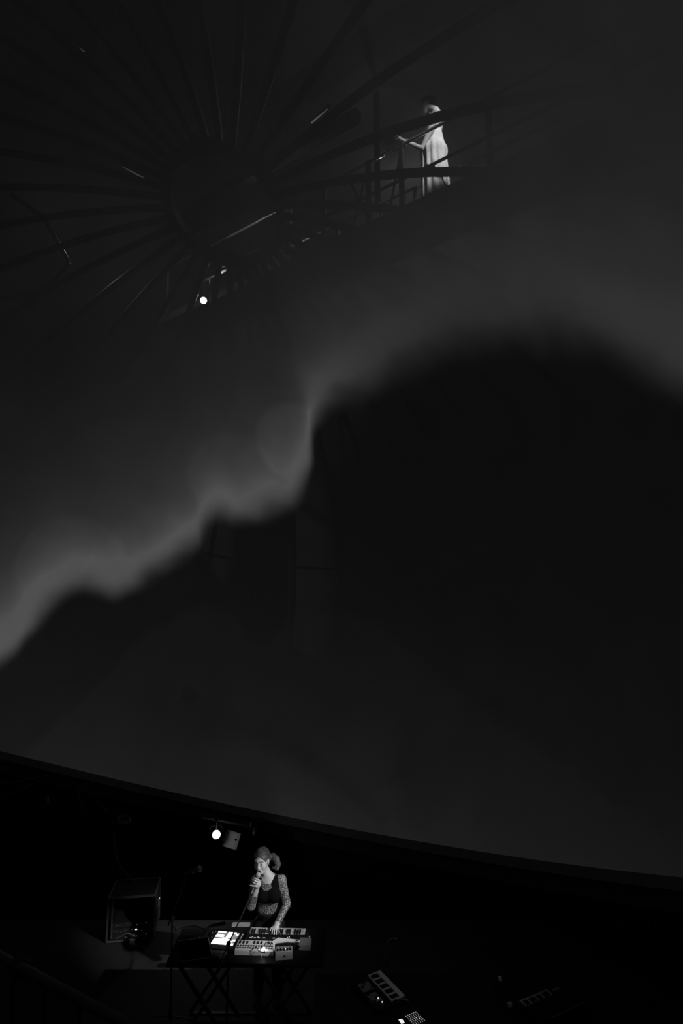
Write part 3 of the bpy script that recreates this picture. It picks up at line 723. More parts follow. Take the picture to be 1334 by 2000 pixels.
# ---------------------------------------------------------------- the dancer on the catwalk
def build_dancer():
    O = 0.36; DX = 6
    k = lambda x, y, o=0.0: onk(x-DX, y, O+o)
    hipc = k(853, 297); base = V(hipc[0], hipc[1], kp(0, 0, 0)[2]-0.02)
    hc = k(838.5, 206.5)
    fwd = nrm(KD*0.86-KN*0.35+V(0, 0, -0.38)); upv = nrm(V(0, 0, 1)-fwd*fwd[2]); rgt = np.cross(fwd, upv)
    M = np.stack([rgt, fwd, upv], 1)
    nb = k(857, 216); chest = k(853, 244); waist = k(852, 272)
    sN, sF = k(860, 221, -0.13), k(856, 219, 0.15)
    eN, wN = k(831, 291, -0.17), k(795, 276, -0.30)
    eF, wF = k(832, 290, 0.17), k(808, 280, 0.10)
    lo, hi = base+V(-0.75, -0.6, -0.01), base+V(0.5, 0.6, 1.75)
    B = Body(lo, hi, 0.0062)
    knee = [base+KN*s_*0.09+V(0, 0, 0.46) for s_ in (-1, 1)]; ank = [base+KN*s_*0.08+V(0, 0, 0.09) for s_ in (-1, 1)]
    B.ell(hipc, (0.15, 0.13, 0.12), None, 0.03); B.ell(waist, (0.115, 0.10, 0.14), None, 0.05); B.ell(chest, (0.12, 0.12, 0.13), None, 0.05)
    B.cone(sN, 0.048, sF, 0.048, 0.05)
    for s_, kn, an in zip((-1, 1), knee, ank):
        B.cone(hipc+KN*s_*0.08, 0.085, kn, 0.056, 0.03); B.cone(kn, 0.055, an, 0.038, 0.02); B.cone(an, 0.036, an+KD*0.15+V(0, 0, -0.055), 0.028, 0.02)
    for sh, el, wr in ((sN, eN, wN), (sF, eF, wF)):
        B.cone(sh, 0.047, el, 0.036, 0.02); B.cone(el, 0.036, wr, 0.024, 0.012)
        d = nrm(wr-el); tip = wr+d*0.07+V(0, 0, 0.02); B.cone(wr, 0.022, tip, 0.024, 0.012)
        for i in range(4):
            q = tip+KN*(i-1.5)*0.020
            finger(B, [q, q+d*0.04+V(0, 0, 0.012), q+d*0.065-V(0, 0, 0.005), q+d*0.072-V(0, 0, 0.028)], 0.010, 0.008)
        finger(B, [wr+d*0.03, wr+d*0.06-KN*0.03, wr+d*0.09-KN*0.04-V(0, 0, 0.02)], 0.011, 0.008)
    L = head_ops(B, hc, M, nb)
    body = B.build('person', SKIN, origin=base)
    tag(body, 'figure in a long pale sleeveless dress, one hand on the catwalk rail', 'person')
    face_bits(L, M, body, False)
    # dress: gathered, hanging free from the shoulder blades, hem near the ankle
    fold = lambda p: 0.011*np.sin(np.arctan2(p[..., 1]-base[1], p[..., 0]-base[0])*13+p[..., 2]*1.5)*np.clip((base[2]+1.15-p[..., 2])/0.6, 0, 1)
    D = Body(lo, hi, 0.0062)
    D.ell(chest, (0.12, 0.12, 0.13), None, 0.05, grow=0.010); D.cone(sN*0.75+sF*0.25, 0.045, sN*0.25+sF*0.75, 0.045, 0.05, grow=0.008)
    D.ell(waist, (0.13, 0.13, 0.15), None, 0.06, grow=0.008, disp=fold); D.ell(hipc, (0.175, 0.175, 0.16), None, 0.08, grow=0.008, disp=fold)
    hem = V(base[0], base[1], base[2]+0.16)+KD*-0.02
    D.cone(hipc-V(0, 0, 0.05), 0.172, hem, 0.195, 0.05, disp=fold); D.cut(hem, (0, 0, -1)); D.cut(nb+V(0, 0, -0.005), (0, 0, 1))
    for sh, el in ((sN, eN), (sF, eF)): D.cone(sh+(el-sh)*0.25, 0.056, el, 0.05, 0.008, 'sub')
    D.ell(k(850, 254, -0.17), (0.045, 0.05, 0.035), None, 0.01, 'sub')
    D.build('dress', mat('pale_linen', 0.60, 0.85, noise=0.30, scale=90, bump=0.6), body)
    H = Body(hc-0.2, hc+0.2, 0.006)
    H.ell(L(0, -0.026, 0.033), (0.082, 0.100, 0.090), M, 0.01); H.ell(L(0, 0.085, -0.040), (0.075, 0.080, 0.098), M, 0.01, 'sub')
    H.cut(L(0, 0, -0.065), M @ V(0, 0.4, -1)); H.ell(L(0, -0.115, 0.035), (0.045, 0.045, 0.045), M, 0.02)
    H.build('hair', hair_material('dark_hair', 0.02, 0.09), body)
build_dancer()

# ================================================================ stage equipment
TH = 0.80                                                        # table height
def dev_frame(x, y, h, yaw): return ph(x, y, h), rotz(math.radians(yaw))

# table with crossed legs
tc = ph(487, 1846, TH); tw, tdp = 1.52, 0.60
table = thing('folding_table', V(tc[0], tc[1], 0), 'black table on crossed legs carrying the keyboards and laptop', 'table')
b = MB(); b.bevbox((tc[0], tc[1], TH-0.02), (tw, tdp, 0.035), 0.004); b.build('table_top', BLACK, table)
for sx_ in (-0.38, 0.38):
    for s_ in (-1, 1):
        MB().bar(V(tc[0]+sx_-s_*0.26, tc[1]-0.22+0.03*s_, 0.02), V(tc[0]+sx_+s_*0.26, tc[1]-0.22+0.03*s_, TH-0.04), 0.028, 0.028, up=(0, 1, 0)).build('leg', mat('leg_steel', 0.03, 0.4, 0.5), table)
        MB().bar(V(tc[0]+sx_-s_*0.26, tc[1]+0.22+0.03*s_, 0.02), V(tc[0]+sx_+s_*0.26, tc[1]+0.22+0.03*s_, TH-0.04), 0.028, 0.028, up=(0, 1, 0)).build('leg', mat('leg_steel', 0.03, 0.4, 0.5), table)
for yy in (-0.22, 0.22):
    MB().bar(V(tc[0]-0.64, tc[1]+yy, 0.03), V(tc[0]+0.64, tc[1]+yy, 0.03), 0.03, 0.03).build('foot_bar', mat('leg_steel', 0.03, 0.4, 0.5), table)

def keyboard(c, M, n_white, kw, kl, parent, mw, mk, zt, y_front):
    """white and black keys, front of the keys at local y_front, running toward -y"""
    w0 = None
    bl = None
    for i in range(n_white):
        x = (i-(n_white-1)/2)*kw
        if w0 is None:
            m_ = MB(); m_.bevbox(c+M @ V(x, y_front-kl/2, zt), (kw*0.93, kl, 0.014), 0.0012, M); w0 = m_.build('white_key', mw, parent); x_first = x
        else: share(w0, 'white_key', parent, M @ V(x-x_first, 0, 0))
        if i % 7 in (0, 1, 3, 4, 5) and i < n_white-1:
            xb = x-kw/2+kw
            if bl is None:
                m_ = MB(); m_.bevbox(c+M @ V(xb, y_front-kl*0.70, zt+0.010), (kw*0.68, kl*0.62, 0.020), 0.002, M); bl = m_.build('black_key', mk, parent); xb0 = xb
            else: share(bl, 'black_key', parent, M @ V(xb-xb0, 0, 0))
KEYW = mat('white_keys', 0.42, 0.35); KEYB = mat('black_keys', 0.012, 0.3)

# black keyboard in front of the singer; keys face her
c, M = dev_frame(541, 1826, TH+0.03, -2)
kb = thing('synthesizer', ph(541, 1826, TH), 'black keyboard synthesizer under the left hand of the singer', 'keyboard')
b = MB(); b.bevbox(c+V(0, 0, -0.0085), (0.64, 0.205, 0.043), 0.006, M); b.build('body', BLACK, kb)
keyboard(c, M, 22, 0.0262, 0.105, kb, KEYW, KEYB, 0.010, 0.098)
for i in range(9):
    m_ = MB(); m_.lathe([(0.008, 0), (0.008, 0.012), (0.006, 0.016)], c+M @ V(-0.27+0.062*i, -0.055, 0.013), (0, 0, 1), 10); m_.build('knob', BLACK, kb)
for x in (-0.255, -0.215, -0.175, -0.12, -0.02, 0.03): 
    m_ = MB(); m_.box(c+M @ V(x, -0.088, 0.0155), (0.026, 0.007, 0.003), M); m_.build('button_light', mat('button_white', 0.5, 0.4, emit=0.28), kb)
for x, y_ in ((-0.245, -0.068), (-0.185, -0.070), (0.12, -0.07), (0.135, -0.06)):
    m_ = MB(); m_.lathe([(0.003, 0), (0.003, 0.003), (0.001, 0.004)], c+M @ V(x, y_, 0.013), (0, 0, 1), 8); m_.build('indicator', mat('led_mid', 0.5, 0.4, emit=0.9), kb)
b = MB(); b.lathe([(0.010, 0), (0.012, 0.02), (0.008, 0.028)], c+M @ V(0.335, -0.02, -0.02), (0, 0, 1), 10); b.build('end_knob', ALU, kb)

# pad controller with a lit grid
gy = -9
c, M = dev_frame(440, 1833.5, TH+0.03, gy)
gp = thing('pad_controller', ph(440, 1833.5, TH), 'black pad controller with a brightly lit square grid', 'controller')
b = MB(); b.bevbox(c+M @ V(-0.0125, -0.015, -0.015), (0.355, 0.290, 0.030), 0.005, M); b.build('body', BLACK, gp)
rows = ["WWWGWWWG", "GGGGWWGW", "WWWGWWGG", "WWWGWWGG", "GGGWWGGG", "WWWWWWGW", "WWWWWWWG", "WWWWWWBW"]
padm = {'W': mat('pad_lit', 0.7, 0.4, emit=1.6), 'G': mat('pad_dim', 0.35, 0.4, emit=0.07), 'B': mat('pad_off', 0.05, 0.4)}
base_p = {}
px_, py_ = 0.0285, 0.0262
for r_ in range(8):
    for q in range(8):
        ch = rows[r_][q]; loc = V((q-3.5)*px_, (3.5-r_)*py_+0.012-(0.010 if r_ == 7 else 0), 0.003)
        if ch not in base_p:
            m_ = MB(); m_.bevbox(c+M @ loc, (0.0268, 0.0232, 0.006), 0.001, M); o = m_.build('pad', padm[ch], gp); base_p[ch] = (o, loc)
        else: share(base_p[ch][0], 'pad', gp, M @ (loc-base_p[ch][1]))
for i in range(8):
    for j in range(2):
        m_ = MB(); m_.lathe([(0.0055, 0), (0.0055, 0.010), (0.003, 0.012)], c+M @ V(-0.142-0.024*j, 0.105-0.028*i, 0), (0, 0, 1), 8); m_.build('encoder', ALU if (i*3+j) % 4 == 0 else BLACK, gp)
for i in range(9):
    m_ = MB(); m_.lathe([(0.0035, 0), (0.0035, 0.002), (0.001, 0.003)], c+M @ V(0.152, 0.105-0.018*i, 0), (0, 0, 1), 8); m_.build('indicator', mat('led_soft', 0.5, 0.4, emit=0.55), gp)
b = MB(); b.box(c+M @ V(0.0, -0.157, -0.004), (0.16, 0.006, 0.010), M); b.build('front_strip', mat('strip_grey', 0.12, 0.4), gp)

# white step sequencer
c, M = dev_frame(499, 1846.5, TH+0.045, -3)
dr = thing('drum_machine', ph(499, 1846.5, TH), 'white drum machine with rows of dark pads at the front of the table', 'drum machine')
b = MB(); b.bevbox(c+V(0, 0, -0.0225), (0.385, 0.175, 0.045), 0.004, M); b.build('body', WHITE, dr)
for i in range(10):
    if i in (3, 7): continue
    m_ = MB(); m_.bevbox(c+M @ V(-0.165+0.036*i, 0.045, 0.002), (0.022, 0.042, 0.008), 0.002, M); m_.build('pad', KEYB, dr)
for j in range(2):
    for i in range(14):
        m_ = MB(); m_.bevbox(c+M @ V(-0.172+0.0262*i, -0.012-0.034*j, 0.002), (0.017, 0.017, 0.008), 0.002, M); m_.build('button', KEYB if j == 0 else mat('button_grey', 0.06, 0.4), dr)
b = MB(); b.bar(c+M @ V(-0.188, 0.075, 0.004), c+M @ V(-0.188, -0.02, 0.004), 0.006, 0.006); b.build('side_trim', ALU, dr)
# gooseneck light clipped to the drum machine
lp = ph(514.5, 1852, TH+0.06)
gl = thing('clip_light', lp+V(0, 0, -0.02), 'tiny dazzling clip light on the edge of the white drum machine', 'lamp')
b = MB(); b.lathe([(0.0095, -0.012), (0.011, 0.0), (0.006, 0.006), (0.001, 0.008)], lp, (0, -1, 0.4), 10); b.build('bulb', mat('clip_bulb', 0.8, 0.3, emit=22), gl)
b = MB(); b.tube(spline([lp+V(0, 0.012, 0), lp+V(0.02, 0.03, 0.035), lp+V(0.05, 0.05, 0.02), lp+V(0.07, 0.06, -0.02)]), 0.004, 6); b.build('neck', BLACK, gl)
ld = bpy.data.lights.new('clip_light_glow', 'POINT'); ld.energy = 0.11; ld.shadow_soft_size = 0.008
lo_ = bpy.data.objects.new('clip_light_glow', ld); COL.objects.link(lo_); lo_.location = tuple(lp+V(0.002, -0.012, 0.022))

# white curved tablet stand between the keyboard and the mixer
c, M = dev_frame(556, 1840, TH+0.05, -4)
ws = thing('tablet', c+V(0, 0, -0.05), 'white wedge shaped tablet lying between the keyboard and the small mixer', 'tablet')
poly = [(-0.135, -0.055), (-0.08, -0.015), (0.02, 0.005), (0.15, 0.0), (0.15, 0.028), (0.02, 0.038), (-0.075, 0.045), (-0.085, 0.03), (-0.115, 0.012)]
b = MB(); b.prism(poly, -0.006, 0.006, M @ rotx(math.radians(14)), c); b.build('panel', WHITE, ws)
b = MB(); b.prism([(-0.10, -0.05), (0.15, -0.015), (0.15, 0.02), (-0.09, 0.02)], -0.048, -0.008, M, c); b.build('stand', BLACK, ws)
# grey interface box at the right end
c, M = dev_frame(596, 1841, TH+0.04, -3)
gi = thing('audio_interface', ph(596, 1841, TH), 'plain grey interface box at the right end of the table', 'interface')
b = MB(); b.bevbox(c+V(0, 0, -0.0125), (0.115, 0.12, 0.055), 0.003, M); b.build('body', mat('grey_case', 0.16, 0.5), gi)
b = MB(); b.lathe([(0.018, 0), (0.018, 0.014), (0.012, 0.018)], c+M @ V(-0.075, -0.01, 0.0), (0, -0.6, 1), 12); b.build('dial', BLACK, gi)
# small mixer with a white front
c, M = dev_frame(554.5, 1853.5, TH+0.075, 6)
mx = thing('mixer', ph(554.5, 1853.5, TH), 'small white mixer with a row of knobs and a dark mark on its front', 'mixer')
b = MB(); b.bevbox(c+V(0, 0, -0.036), (0.165, 0.095, 0.072), 0.003, M); b.build('body', mat('mixer_white', 0.40, 0.45), mx)
for i in range(5):
    m_ = MB(); m_.lathe([(0.0105, 0), (0.010, 0.016), (0.006, 0.018)], c+M @ V(-0.062+0.031*i, -0.02, 0), (0, 0, 1), 10); m_.build('knob', KEYB, mx)
    m_ = MB(); m_.lathe([(0.0075, 0), (0.007, 0.013), (0.004, 0.015)], c+M @ V(-0.062+0.031*i, 0.022, 0), (0, 0, 1), 10); m_.build('knob', GREY, mx)
m_ = MB(); m_.lathe([(0.006, 0), (0.006, 0.004), (0.002, 0.006)], c+M @ V(0.012, 0.004, 0), (0, 0, 1), 8); m_.build('indicator', mat('led_bright', 0.6, 0.4, emit=2.0), mx)
b = MB(); y0 = -0.0485
P = [(-0.022, -0.049), (-0.002, -0.030), (0.006, -0.026), (0.004, -0.034), (0.022, -0.049), (0.008, -0.047), (-0.006, -0.047)]
b.prism([(x, z) for x, z in P], 0, 0.0015, M @ rotx(math.radians(90)), c+M @ V(0.005, y0, 0)); b.build('mark', mat('print_black', 0.01, 0.6), mx)

# laptop, open, lid towards the audience
c = ph(383, 1858, TH+0.004); M = rotz(math.radians(6))
lt = thing('laptop', ph(383, 1868, TH), 'open black laptop seen from behind at the left end of the table', 'laptop')
A_, B_, C_, D_ = py(349, 1840, 6.20), py(403, 1844.5, 6.24), py(413.5, 1877.5, 6.34), py(352, 1878.5, 6.27)
w_ = C_-D_; depth = nrm(np.cross(w_, V(0, 0, 1)))
depth = depth if depth[1] > 0 else -depth
def slab(p, q, r, s_, t, name, m, parent):
    nn = nrm(np.cross(q-p, s_-p)); b_ = MB(); vs = [p, q, r, s_]+[e+nn*t for e in (p, q, r, s_)]
    b_.add(vs, [(3, 2, 1, 0), (4, 5, 6, 7)]+[(k, (k+1) % 4, 4+(k+1) % 4, 4+k) for k in range(4)]); return b_.build(name, m, parent)
z0 = TH+0.004
Dl, Cl = V(D_[0], D_[1], z0+0.012), V(C_[0], C_[1], z0+0.012)
upl = (A_+B_-C_-D_)/2; upl = V(0.0, -0.06, 0.205)
Al, Bl = Dl+upl+V(-0.01, 0, 0.0), Cl+upl+V(-0.03, 0, 0)
lid_m = mat('laptop_lid', 0.018, 0.35, 0.2)
lid = slab(Dl, Cl, Bl, Al, 0.006, 'lid', lid_m, lt)
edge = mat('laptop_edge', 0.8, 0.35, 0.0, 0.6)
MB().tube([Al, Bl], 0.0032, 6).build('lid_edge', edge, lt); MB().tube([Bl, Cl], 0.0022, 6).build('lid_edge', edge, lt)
MB().tube([Dl+V(-0.004, -0.004, 0.02), Dl+V(0.03, -0.008, -0.004), Cl+V(-0.01, -0.008, -0.004)], 0.003, 6).build('hinge', edge, lt)
cen = (Al+Bl+Cl+Dl)/4; nl = nrm(np.cross(Cl-Dl, Al-Dl)); nl = nl if nl[1] < 0 else -nl
ex = nrm(Cl-Dl); ey = nrm(np.cross(nl, ex)); ey = ey if ey[2] > 0 else -ey
b = MB(); pr = [(0.019*math.cos(t)*(1.0+0.10*math.cos(2*t)), 0.015*math.sin(t)) for t in np.linspace(0, 2*math.pi, 18)[:-1]]
Ml = np.stack([ex, ey, nl], 1); b.prism(pr, 0, 0.0012, Ml, cen+nl*0.0065); b.build('emblem', mat('emblem_grey', 0.10, 0.3, 0.6), lid)
b = MB(); b.add([Dl-V(0, 0, 0.012), Cl-V(0, 0, 0.012), Cl-V(0, 0, 0.012)+depth*0.19, Dl-V(0, 0, 0.012)+depth*0.19, Dl, Cl, Cl+depth*0.19, Dl+depth*0.19], [(3, 2, 1, 0), (4, 5, 6, 7), (0, 1, 5, 4), (1, 2, 6, 5), (2, 3, 7, 6), (3, 0, 4, 7)])
deck = b.build('keyboard_deck', mat('laptop_deck', 0.10, 0.4, 0.5), lt)
for r_ in range(4):
    for q in range(11):
        m_ = MB(); m_.bevbox(Dl+(Cl-Dl)*(0.07+0.088*q)+depth*(0.035+0.022*r_)+V(0, 0, 0.002), (0.022, 0.016, 0.004), 0.001, M); m_.build('key', KEYB if (r_*5+q*3) % 7 else mat('key_glow', 0.5, 0.4, emit=0.10), deck)
# second dark console behind the laptop
c, M = dev_frame(387, 1828, TH+0.05, 0)
cs = thing('effects_unit', ph(385, 1834, TH), 'dark effects unit with a slanted edge behind the laptop', 'effects unit')
b = MB(); b.bevbox(c+V(0, 0, -0.02), (0.17, 0.10, 0.06), 0.006, rotz(math.radians(-10))); b.build('body', BLACK, cs)
b = MB(); b.tube([ph(378, 1840, TH+0.06), ph(391, 1830, TH+0.06)], 0.003, 6); b.build('edge', GREY, cs)
# pale tray at the back of the table
c = ph(471, 1805.5, TH+0.02)
tr = thing('score_tray', c+V(0, 0, -0.02), 'pale flat tray at the back edge of the table left of the singer', 'tray')
b = MB(); b.bevbox(c, (0.188, 0.05, 0.02), 0.003); b.build('plate', mat('tray_pale', 0.28, 0.6), tr)
b = MB(); b.box(c+V(0, -0.028, 0.004), (0.188, 0.005, 0.026)); b.build('lip', mat('tray_pale', 0.36, 0.6), tr)
# grey panel below the pad controller
c = ph(424, 1861, TH+0.03)
fp = thing('patch_bay', c+V(0, 0, -0.03), 'grey slanted patch bay between the laptop and the pad controller', 'patch bay')
b = MB(); b.prism([(-0.075, 0.04), (-0.045, -0.055), (0.035, -0.055), (0.09, 0.04)][::-1], -0.028, 0.0, rotz(-0.05), c); b.build('panel', mat('patch_grey', 0.10, 0.5), fp)
for i in range(4):
    for j in range(3):
        m_ = MB(); m_.lathe([(0.004, 0), (0.004, 0.004), (0.002, 0.006)], c+V(-0.035+0.016*i, -0.045+0.016*j, 0), (0, 0, 1), 8); m_.build('socket', ALU if (i+j) % 2 else KEYB, fp)
# cables on and below the table
def cable(pts, r, label, m=RUBBER, grp=None):
    pts = spline(pts, 6); b_ = MB(); b_.tube(pts, r, 6)
    return tag(b_.build('cable', m, smooth=True, origin=pts[0]), label, 'cable', grp)
cable([ph(492, 1855, TH+0.06), ph(500, 1850, TH+0.09), ph(506, 1858, TH+0.08), ph(512, 1849, TH+0.10), ph(517, 1858, TH+0.05), ph(516, 1864, TH-0.01)], 0.004, 'black cable looping over the front of the white drum machine')
cable([ph(580, 1836, TH+0.07), ph(578, 1842, TH+0.08), ph(583, 1847, TH+0.06), ph(595, 1855, TH-0.02), py(615, 1866, 6.3)], 0.004, 'black cable curling off the right end of the table')
cable([py(511, 1863, 6.36), py(510, 1872, 6.34), py(508, 1890, 6.33)], 0.003, 'pale thin cable hanging from the middle of the table', mat('pale_cord', 0.5, 0.5))
cable([ph(342, 1815, 0.01), ph(358, 1809, 0.01), ph(380, 1808, 0.01), ph(400, 1813, 0.01), ph(412, 1806, 0.01), ph(440, 1801, 0.01)], 0.012, 'thick black cable lying across the stage floor behind the table')

# ---------------------------------------------------------------- microphone stands
def tripod(t, foot, top, m):
    MB().tube([foot+V(0, 0, 0.12), top], 0.0095, 8).build('pole', m, t)
    MB().lathe([(0.02, 0.10), (0.02, 0.2), (0.013, 0.22)], foot, (0, 0, 1), 10).build('hub', BLACK, t)
    for a_ in (0.4, 2.5, 4.6):
        MB().tube([foot+V(0, 0, 0.14), foot+V(math.cos(a_)*0.30, math.sin(a_)*0.30, 0.012)], 0.008, 6).build('leg', m, t)
STM = mat('stand_steel', 0.13, 0.33, 0.7)
piv = py(336.5, 1794, 6.55); foot = V(piv[0]+0.01, piv[1]+0.02, 0)
s1 = thing('microphone_stand', foot, 'microphone stand with a straight slanting boom at the far left of the table', 'microphone stand')
tripod(s1, foot, piv, STM)
tipb = py(366, 1707, 6.50)
MB().tube([py(328, 1809, 6.56), tipb], 0.0065, 8).build('boom', STM, s1)
MB().lathe([(0.010, -0.02), (0.020, -0.014), (0.020, 0.014), (0.010, 0.02)], piv, (0, 1, 0), 12).build('clutch', mat('clutch_grey', 0.25, 0.4), s1)
MB().lathe([(0.015, 0), (0.017, 0.01), (0.017, 0.03), (0.012, 0.035)], V(foot[0], foot[1], py(338, 1806, 6.57)[2]-0.03), (0, 0, 1), 12).build('collar', ALU, s1)
b = MB(); b.lathe([(0.013, 0), (0.016, 0.02), (0.013, 0.045)], py(363, 1709, 6.50), nrm(py(388, 1697.5, 6.46)-py(353, 1711, 6.54)), 12); b.build('clip', BLACK, s1)
t0, t1 = py(353.5, 1711, 6.53), py(389, 1697, 6.46); ax = nrm(t1-t0); Lm = np.linalg.norm(t1-t0)
m2 = thing('microphone', t0, 'microphone lying in the clip of the left boom stand', 'microphone')
MB().lathe([(0.008, 0), (0.011, 0.01), (0.013, Lm*0.5), (0.018, Lm-0.035)], t0, ax, 14).build('handle', mat('mic_dark', 0.12, 0.4, 0.4), m2, smooth=True)
MB().lathe([(0.018, Lm-0.035), (0.026, Lm-0.018), (0.027, Lm)], t0, ax, 14).build('grille', speckle('mic_grille_dark', 0.03, 0.25, 0.5, 400, 0, 0.4), m2, smooth=True)
MB().lathe([(0.027, Lm), (0.029, Lm+0.003), (0.028, Lm+0.014), (0.018, Lm+0.026), (0.001, Lm+0.031)], t0, ax, 14).build('cap', mat('mic_cap', 0.8, 0.4, 0.1), m2, smooth=True)
# the stand whose boom reaches up to the singer
e0, e1 = py(425.5, 1889, 5.92), MIC1+V(-0.006, -0.012, -0.02)
pv = e0+(e1-e0)*0.30; foot = V(pv[0], pv[1]-0.02, 0)
s2 = thing('microphone_stand', foot, 'dark microphone stand whose boom slants up across the lit pads to the singer', 'microphone stand')
tripod(s2, foot, pv, mat('stand_black', 0.025, 0.4, 0.3))
MB().tube([e0, e1], 0.0072, 8).build('boom', mat('stand_black', 0.025, 0.4, 0.3), s2)
MB().tube([e0+V(0.012, -0.012, 0), e0+(e1-e0)*0.28+V(0.012, -0.012, 0)], 0.0035, 6).build('boom_line', mat('boom_line_pale', 0.16, 0.35, 0.4), s2)  # thin paler line along the lower part of the boom
MB().lathe([(0.012, -0.022), (0.022, -0.014), (0.022, 0.014), (0.012, 0.022)], pv, (0, 1, 0), 12).build('clutch', BLACK, s2)
MB().lathe([(0.016, 0), (0.018, 0.01), (0.018, 0.07), (0.012, 0.08)], e0, nrm(e1-e0), 12).build('counterweight', BLACK, s2)

# ---------------------------------------------------------------- rack case on the stage floor
fl, fr = ph(208, 1843, 0), ph(292, 1836, 0); fr = V(fr[0], fr[1], 0)
ux = nrm(fr-fl); uy = nrm(V(-ux[1], ux[0], 0)); W, Dp, Hh = 0.56, 0.46, 0.50
rk = thing('flight_case', fl+ux*W/2+uy*Dp/2, 'open rack flight case with metal edges and blinking gear left of the microphone stand', 'flight case')
q = lambda x, y, z: fl+ux*x+uy*y+V(0, 0, z)
CASE = mat('case_laminate', 0.012, 0.5)
EDGE = mat('case_edge', 0.20, 0.4, 0.7)
Mr = np.stack([ux, uy, V(0, 0, 1)], 1)
for (cx, cy, cz, sx_, sy_, sz_, nm) in ((0.006, Dp/2, Hh/2+0.02, 0.012, Dp, Hh, 'side_panel'), (W-0.006, Dp/2, Hh/2+0.02, 0.012, Dp, Hh, 'side_panel'), (W/2, Dp-0.006, Hh/2+0.02, W, 0.012, Hh, 'back_panel'), (W/2, Dp/2, 0.026, W, Dp, 0.012, 'bottom_panel'), (W/2, Dp/2, Hh+0.014, W, Dp, 0.012, 'top_panel')):
    MB().box(q(cx, cy, cz), (sx_, sy_, sz_), Mr).build(nm, CASE, rk)
E8 = [((0, 0, 0), (0, 0, 1)), ((1, 0, 0), (1, 0, 1)), ((0, 1, 0), (0, 1, 1)), ((1, 1, 0), (1, 1, 1)), ((0, 0, 1), (1, 0, 1)), ((0, 1, 1), (1, 1, 1)), ((0, 0, 1), (0, 1, 1)), ((1, 0, 1), (1, 1, 1)), ((0, 0, 0), (1, 0, 0)), ((0, 1, 0), (1, 1, 0))]
for a_, c_ in E8:
    MB().bar(q(a_[0]*W, a_[1]*Dp, 0.02+a_[2]*Hh), q(c_[0]*W, c_[1]*Dp, 0.02+c_[2]*Hh), 0.020, 0.020).build('edge_profile', EDGE, rk)
MB().bar(q(0.05, 0.01, 0.05), q(0.05, 0.01, 0.48), 0.018, 0.012).build('rack_rail', EDGE, rk); MB().bar(q(W-0.05, 0.01, 0.05), q(W-0.05, 0.01, 0.48), 0.018, 0.012).build('rack_rail', EDGE, rk)
for x, z in ((-0.012, 0.28), (W+0.012, 0.30)):
    m_ = MB(); m_.bevbox(q(x, 0.06 if x < 0 else 0.30, z), (0.022, 0.07, 0.09), 0.008, Mr); lt_ = m_.build('latch', ALU, rk)
for i, z in enumerate((0.06, 0.125, 0.19)):
    m_ = MB(); m_.box(q(W/2, 0.16, z), (0.47, 0.28, 0.055), Mr); u_ = m_.build('rack_unit', mat('unit_black', 0.02, 0.4), rk)
    for j in range(14):
        x = 0.08+0.03*j+random.uniform(-.006, .006)
        m_ = MB(); m_.lathe([(0.004, 0), (0.004, 0.008), (0.002, 0.010)], q(x, 0.018, z+random.uniform(-.016, .016)), -uy, 6)
        m_.build('socket', mat('led_faint', 0.4, 0.4, emit=0.10) if (i*14+j) % 4 == 1 else GREY, u_)
for x in (0.335, 0.352):
    m_ = MB(); m_.lathe([(0.007, 0), (0.007, 0.004), (0.003, 0.006)], q(x, 0.018, 0.128), -uy, 8); m_.build('indicator', mat('led_rack', 0.6, 0.4, emit=1.2), rk)
cable([q(0.44, 0.0, 0.12), q(0.36, -0.03, 0.07), q(0.25, -0.02, 0.11), q(0.12, -0.03, 0.06)], 0.005, 'grey cable drooping across the front of the rack case', mat('cable_grey', 0.12, 0.5))
# cable running down to the case
cable([py(222, 1552, 9.6), py(222, 1600, 9.5), py(224, 1650, 9.3), py(230, 1682, 9.0), py(243, 1703, 8.7), q(0.30, 0.3, Hh+0.025)], 0.006, 'thin cable dropping from the dome rim to the rack flight case', mat('cable_grey', 0.12, 0.5))
# ---------------------------------------------------------------- rigging under the dome rim, far left
cable([py(-30, 1532, 9.6), py(40, 1526, 9.6), py(92, 1514, 9.6)], 0.008, 'upper of two cables strung below the rim at the far left', mat('cable_grey', 0.12, 0.5))
cable([py(-30, 1560, 9.6), py(20, 1550, 9.6), py(60, 1533, 9.6), py(92, 1519, 9.6)], 0.009, 'lower sagging cable strung below the rim at the far left', mat('cable_grey', 0.12, 0.5))
cable([py(153, 1530, 9.6), py(153, 1555, 9.6), py(160, 1575, 9.6), py(170, 1588, 9.6)], 0.005, 'short curved cable hanging below the rim above the rack case', mat('cable_grey', 0.12, 0.5))
cable([py(160, 1535, 9.6), py(185, 1560, 9.6), py(210, 1585, 9.6)], 0.005, 'straight slanting cable below the rim above the rack case', mat('cable_grey', 0.12, 0.5))
hk = thing('clamp_hook', py(93, 1556, 9.6), 'small bright metal clamp hanging under the rim at the far left', 'clamp')
MB().tube([py(93, 1518, 9.6), py(93, 1556, 9.6)], 0.004, 6).build('rod', mat('cable_grey', 0.12, 0.5), hk)
MB().bevbox(py(93, 1562, 9.6), (0.022, 0.03, 0.085), 0.005).build('jaw', mat('clamp_metal', 0.55, 0.4, 0.5), hk)
MB().bar(py(84, 1558, 9.6), py(92, 1558, 9.6), 0.015, 0.015).build('arm', mat('cable_grey', 0.12, 0.5), hk)
cl = thing('cable_coil', py(242, 1606, 9.5), 'coil of cable resting on a small bracket under the rim', 'cable coil')
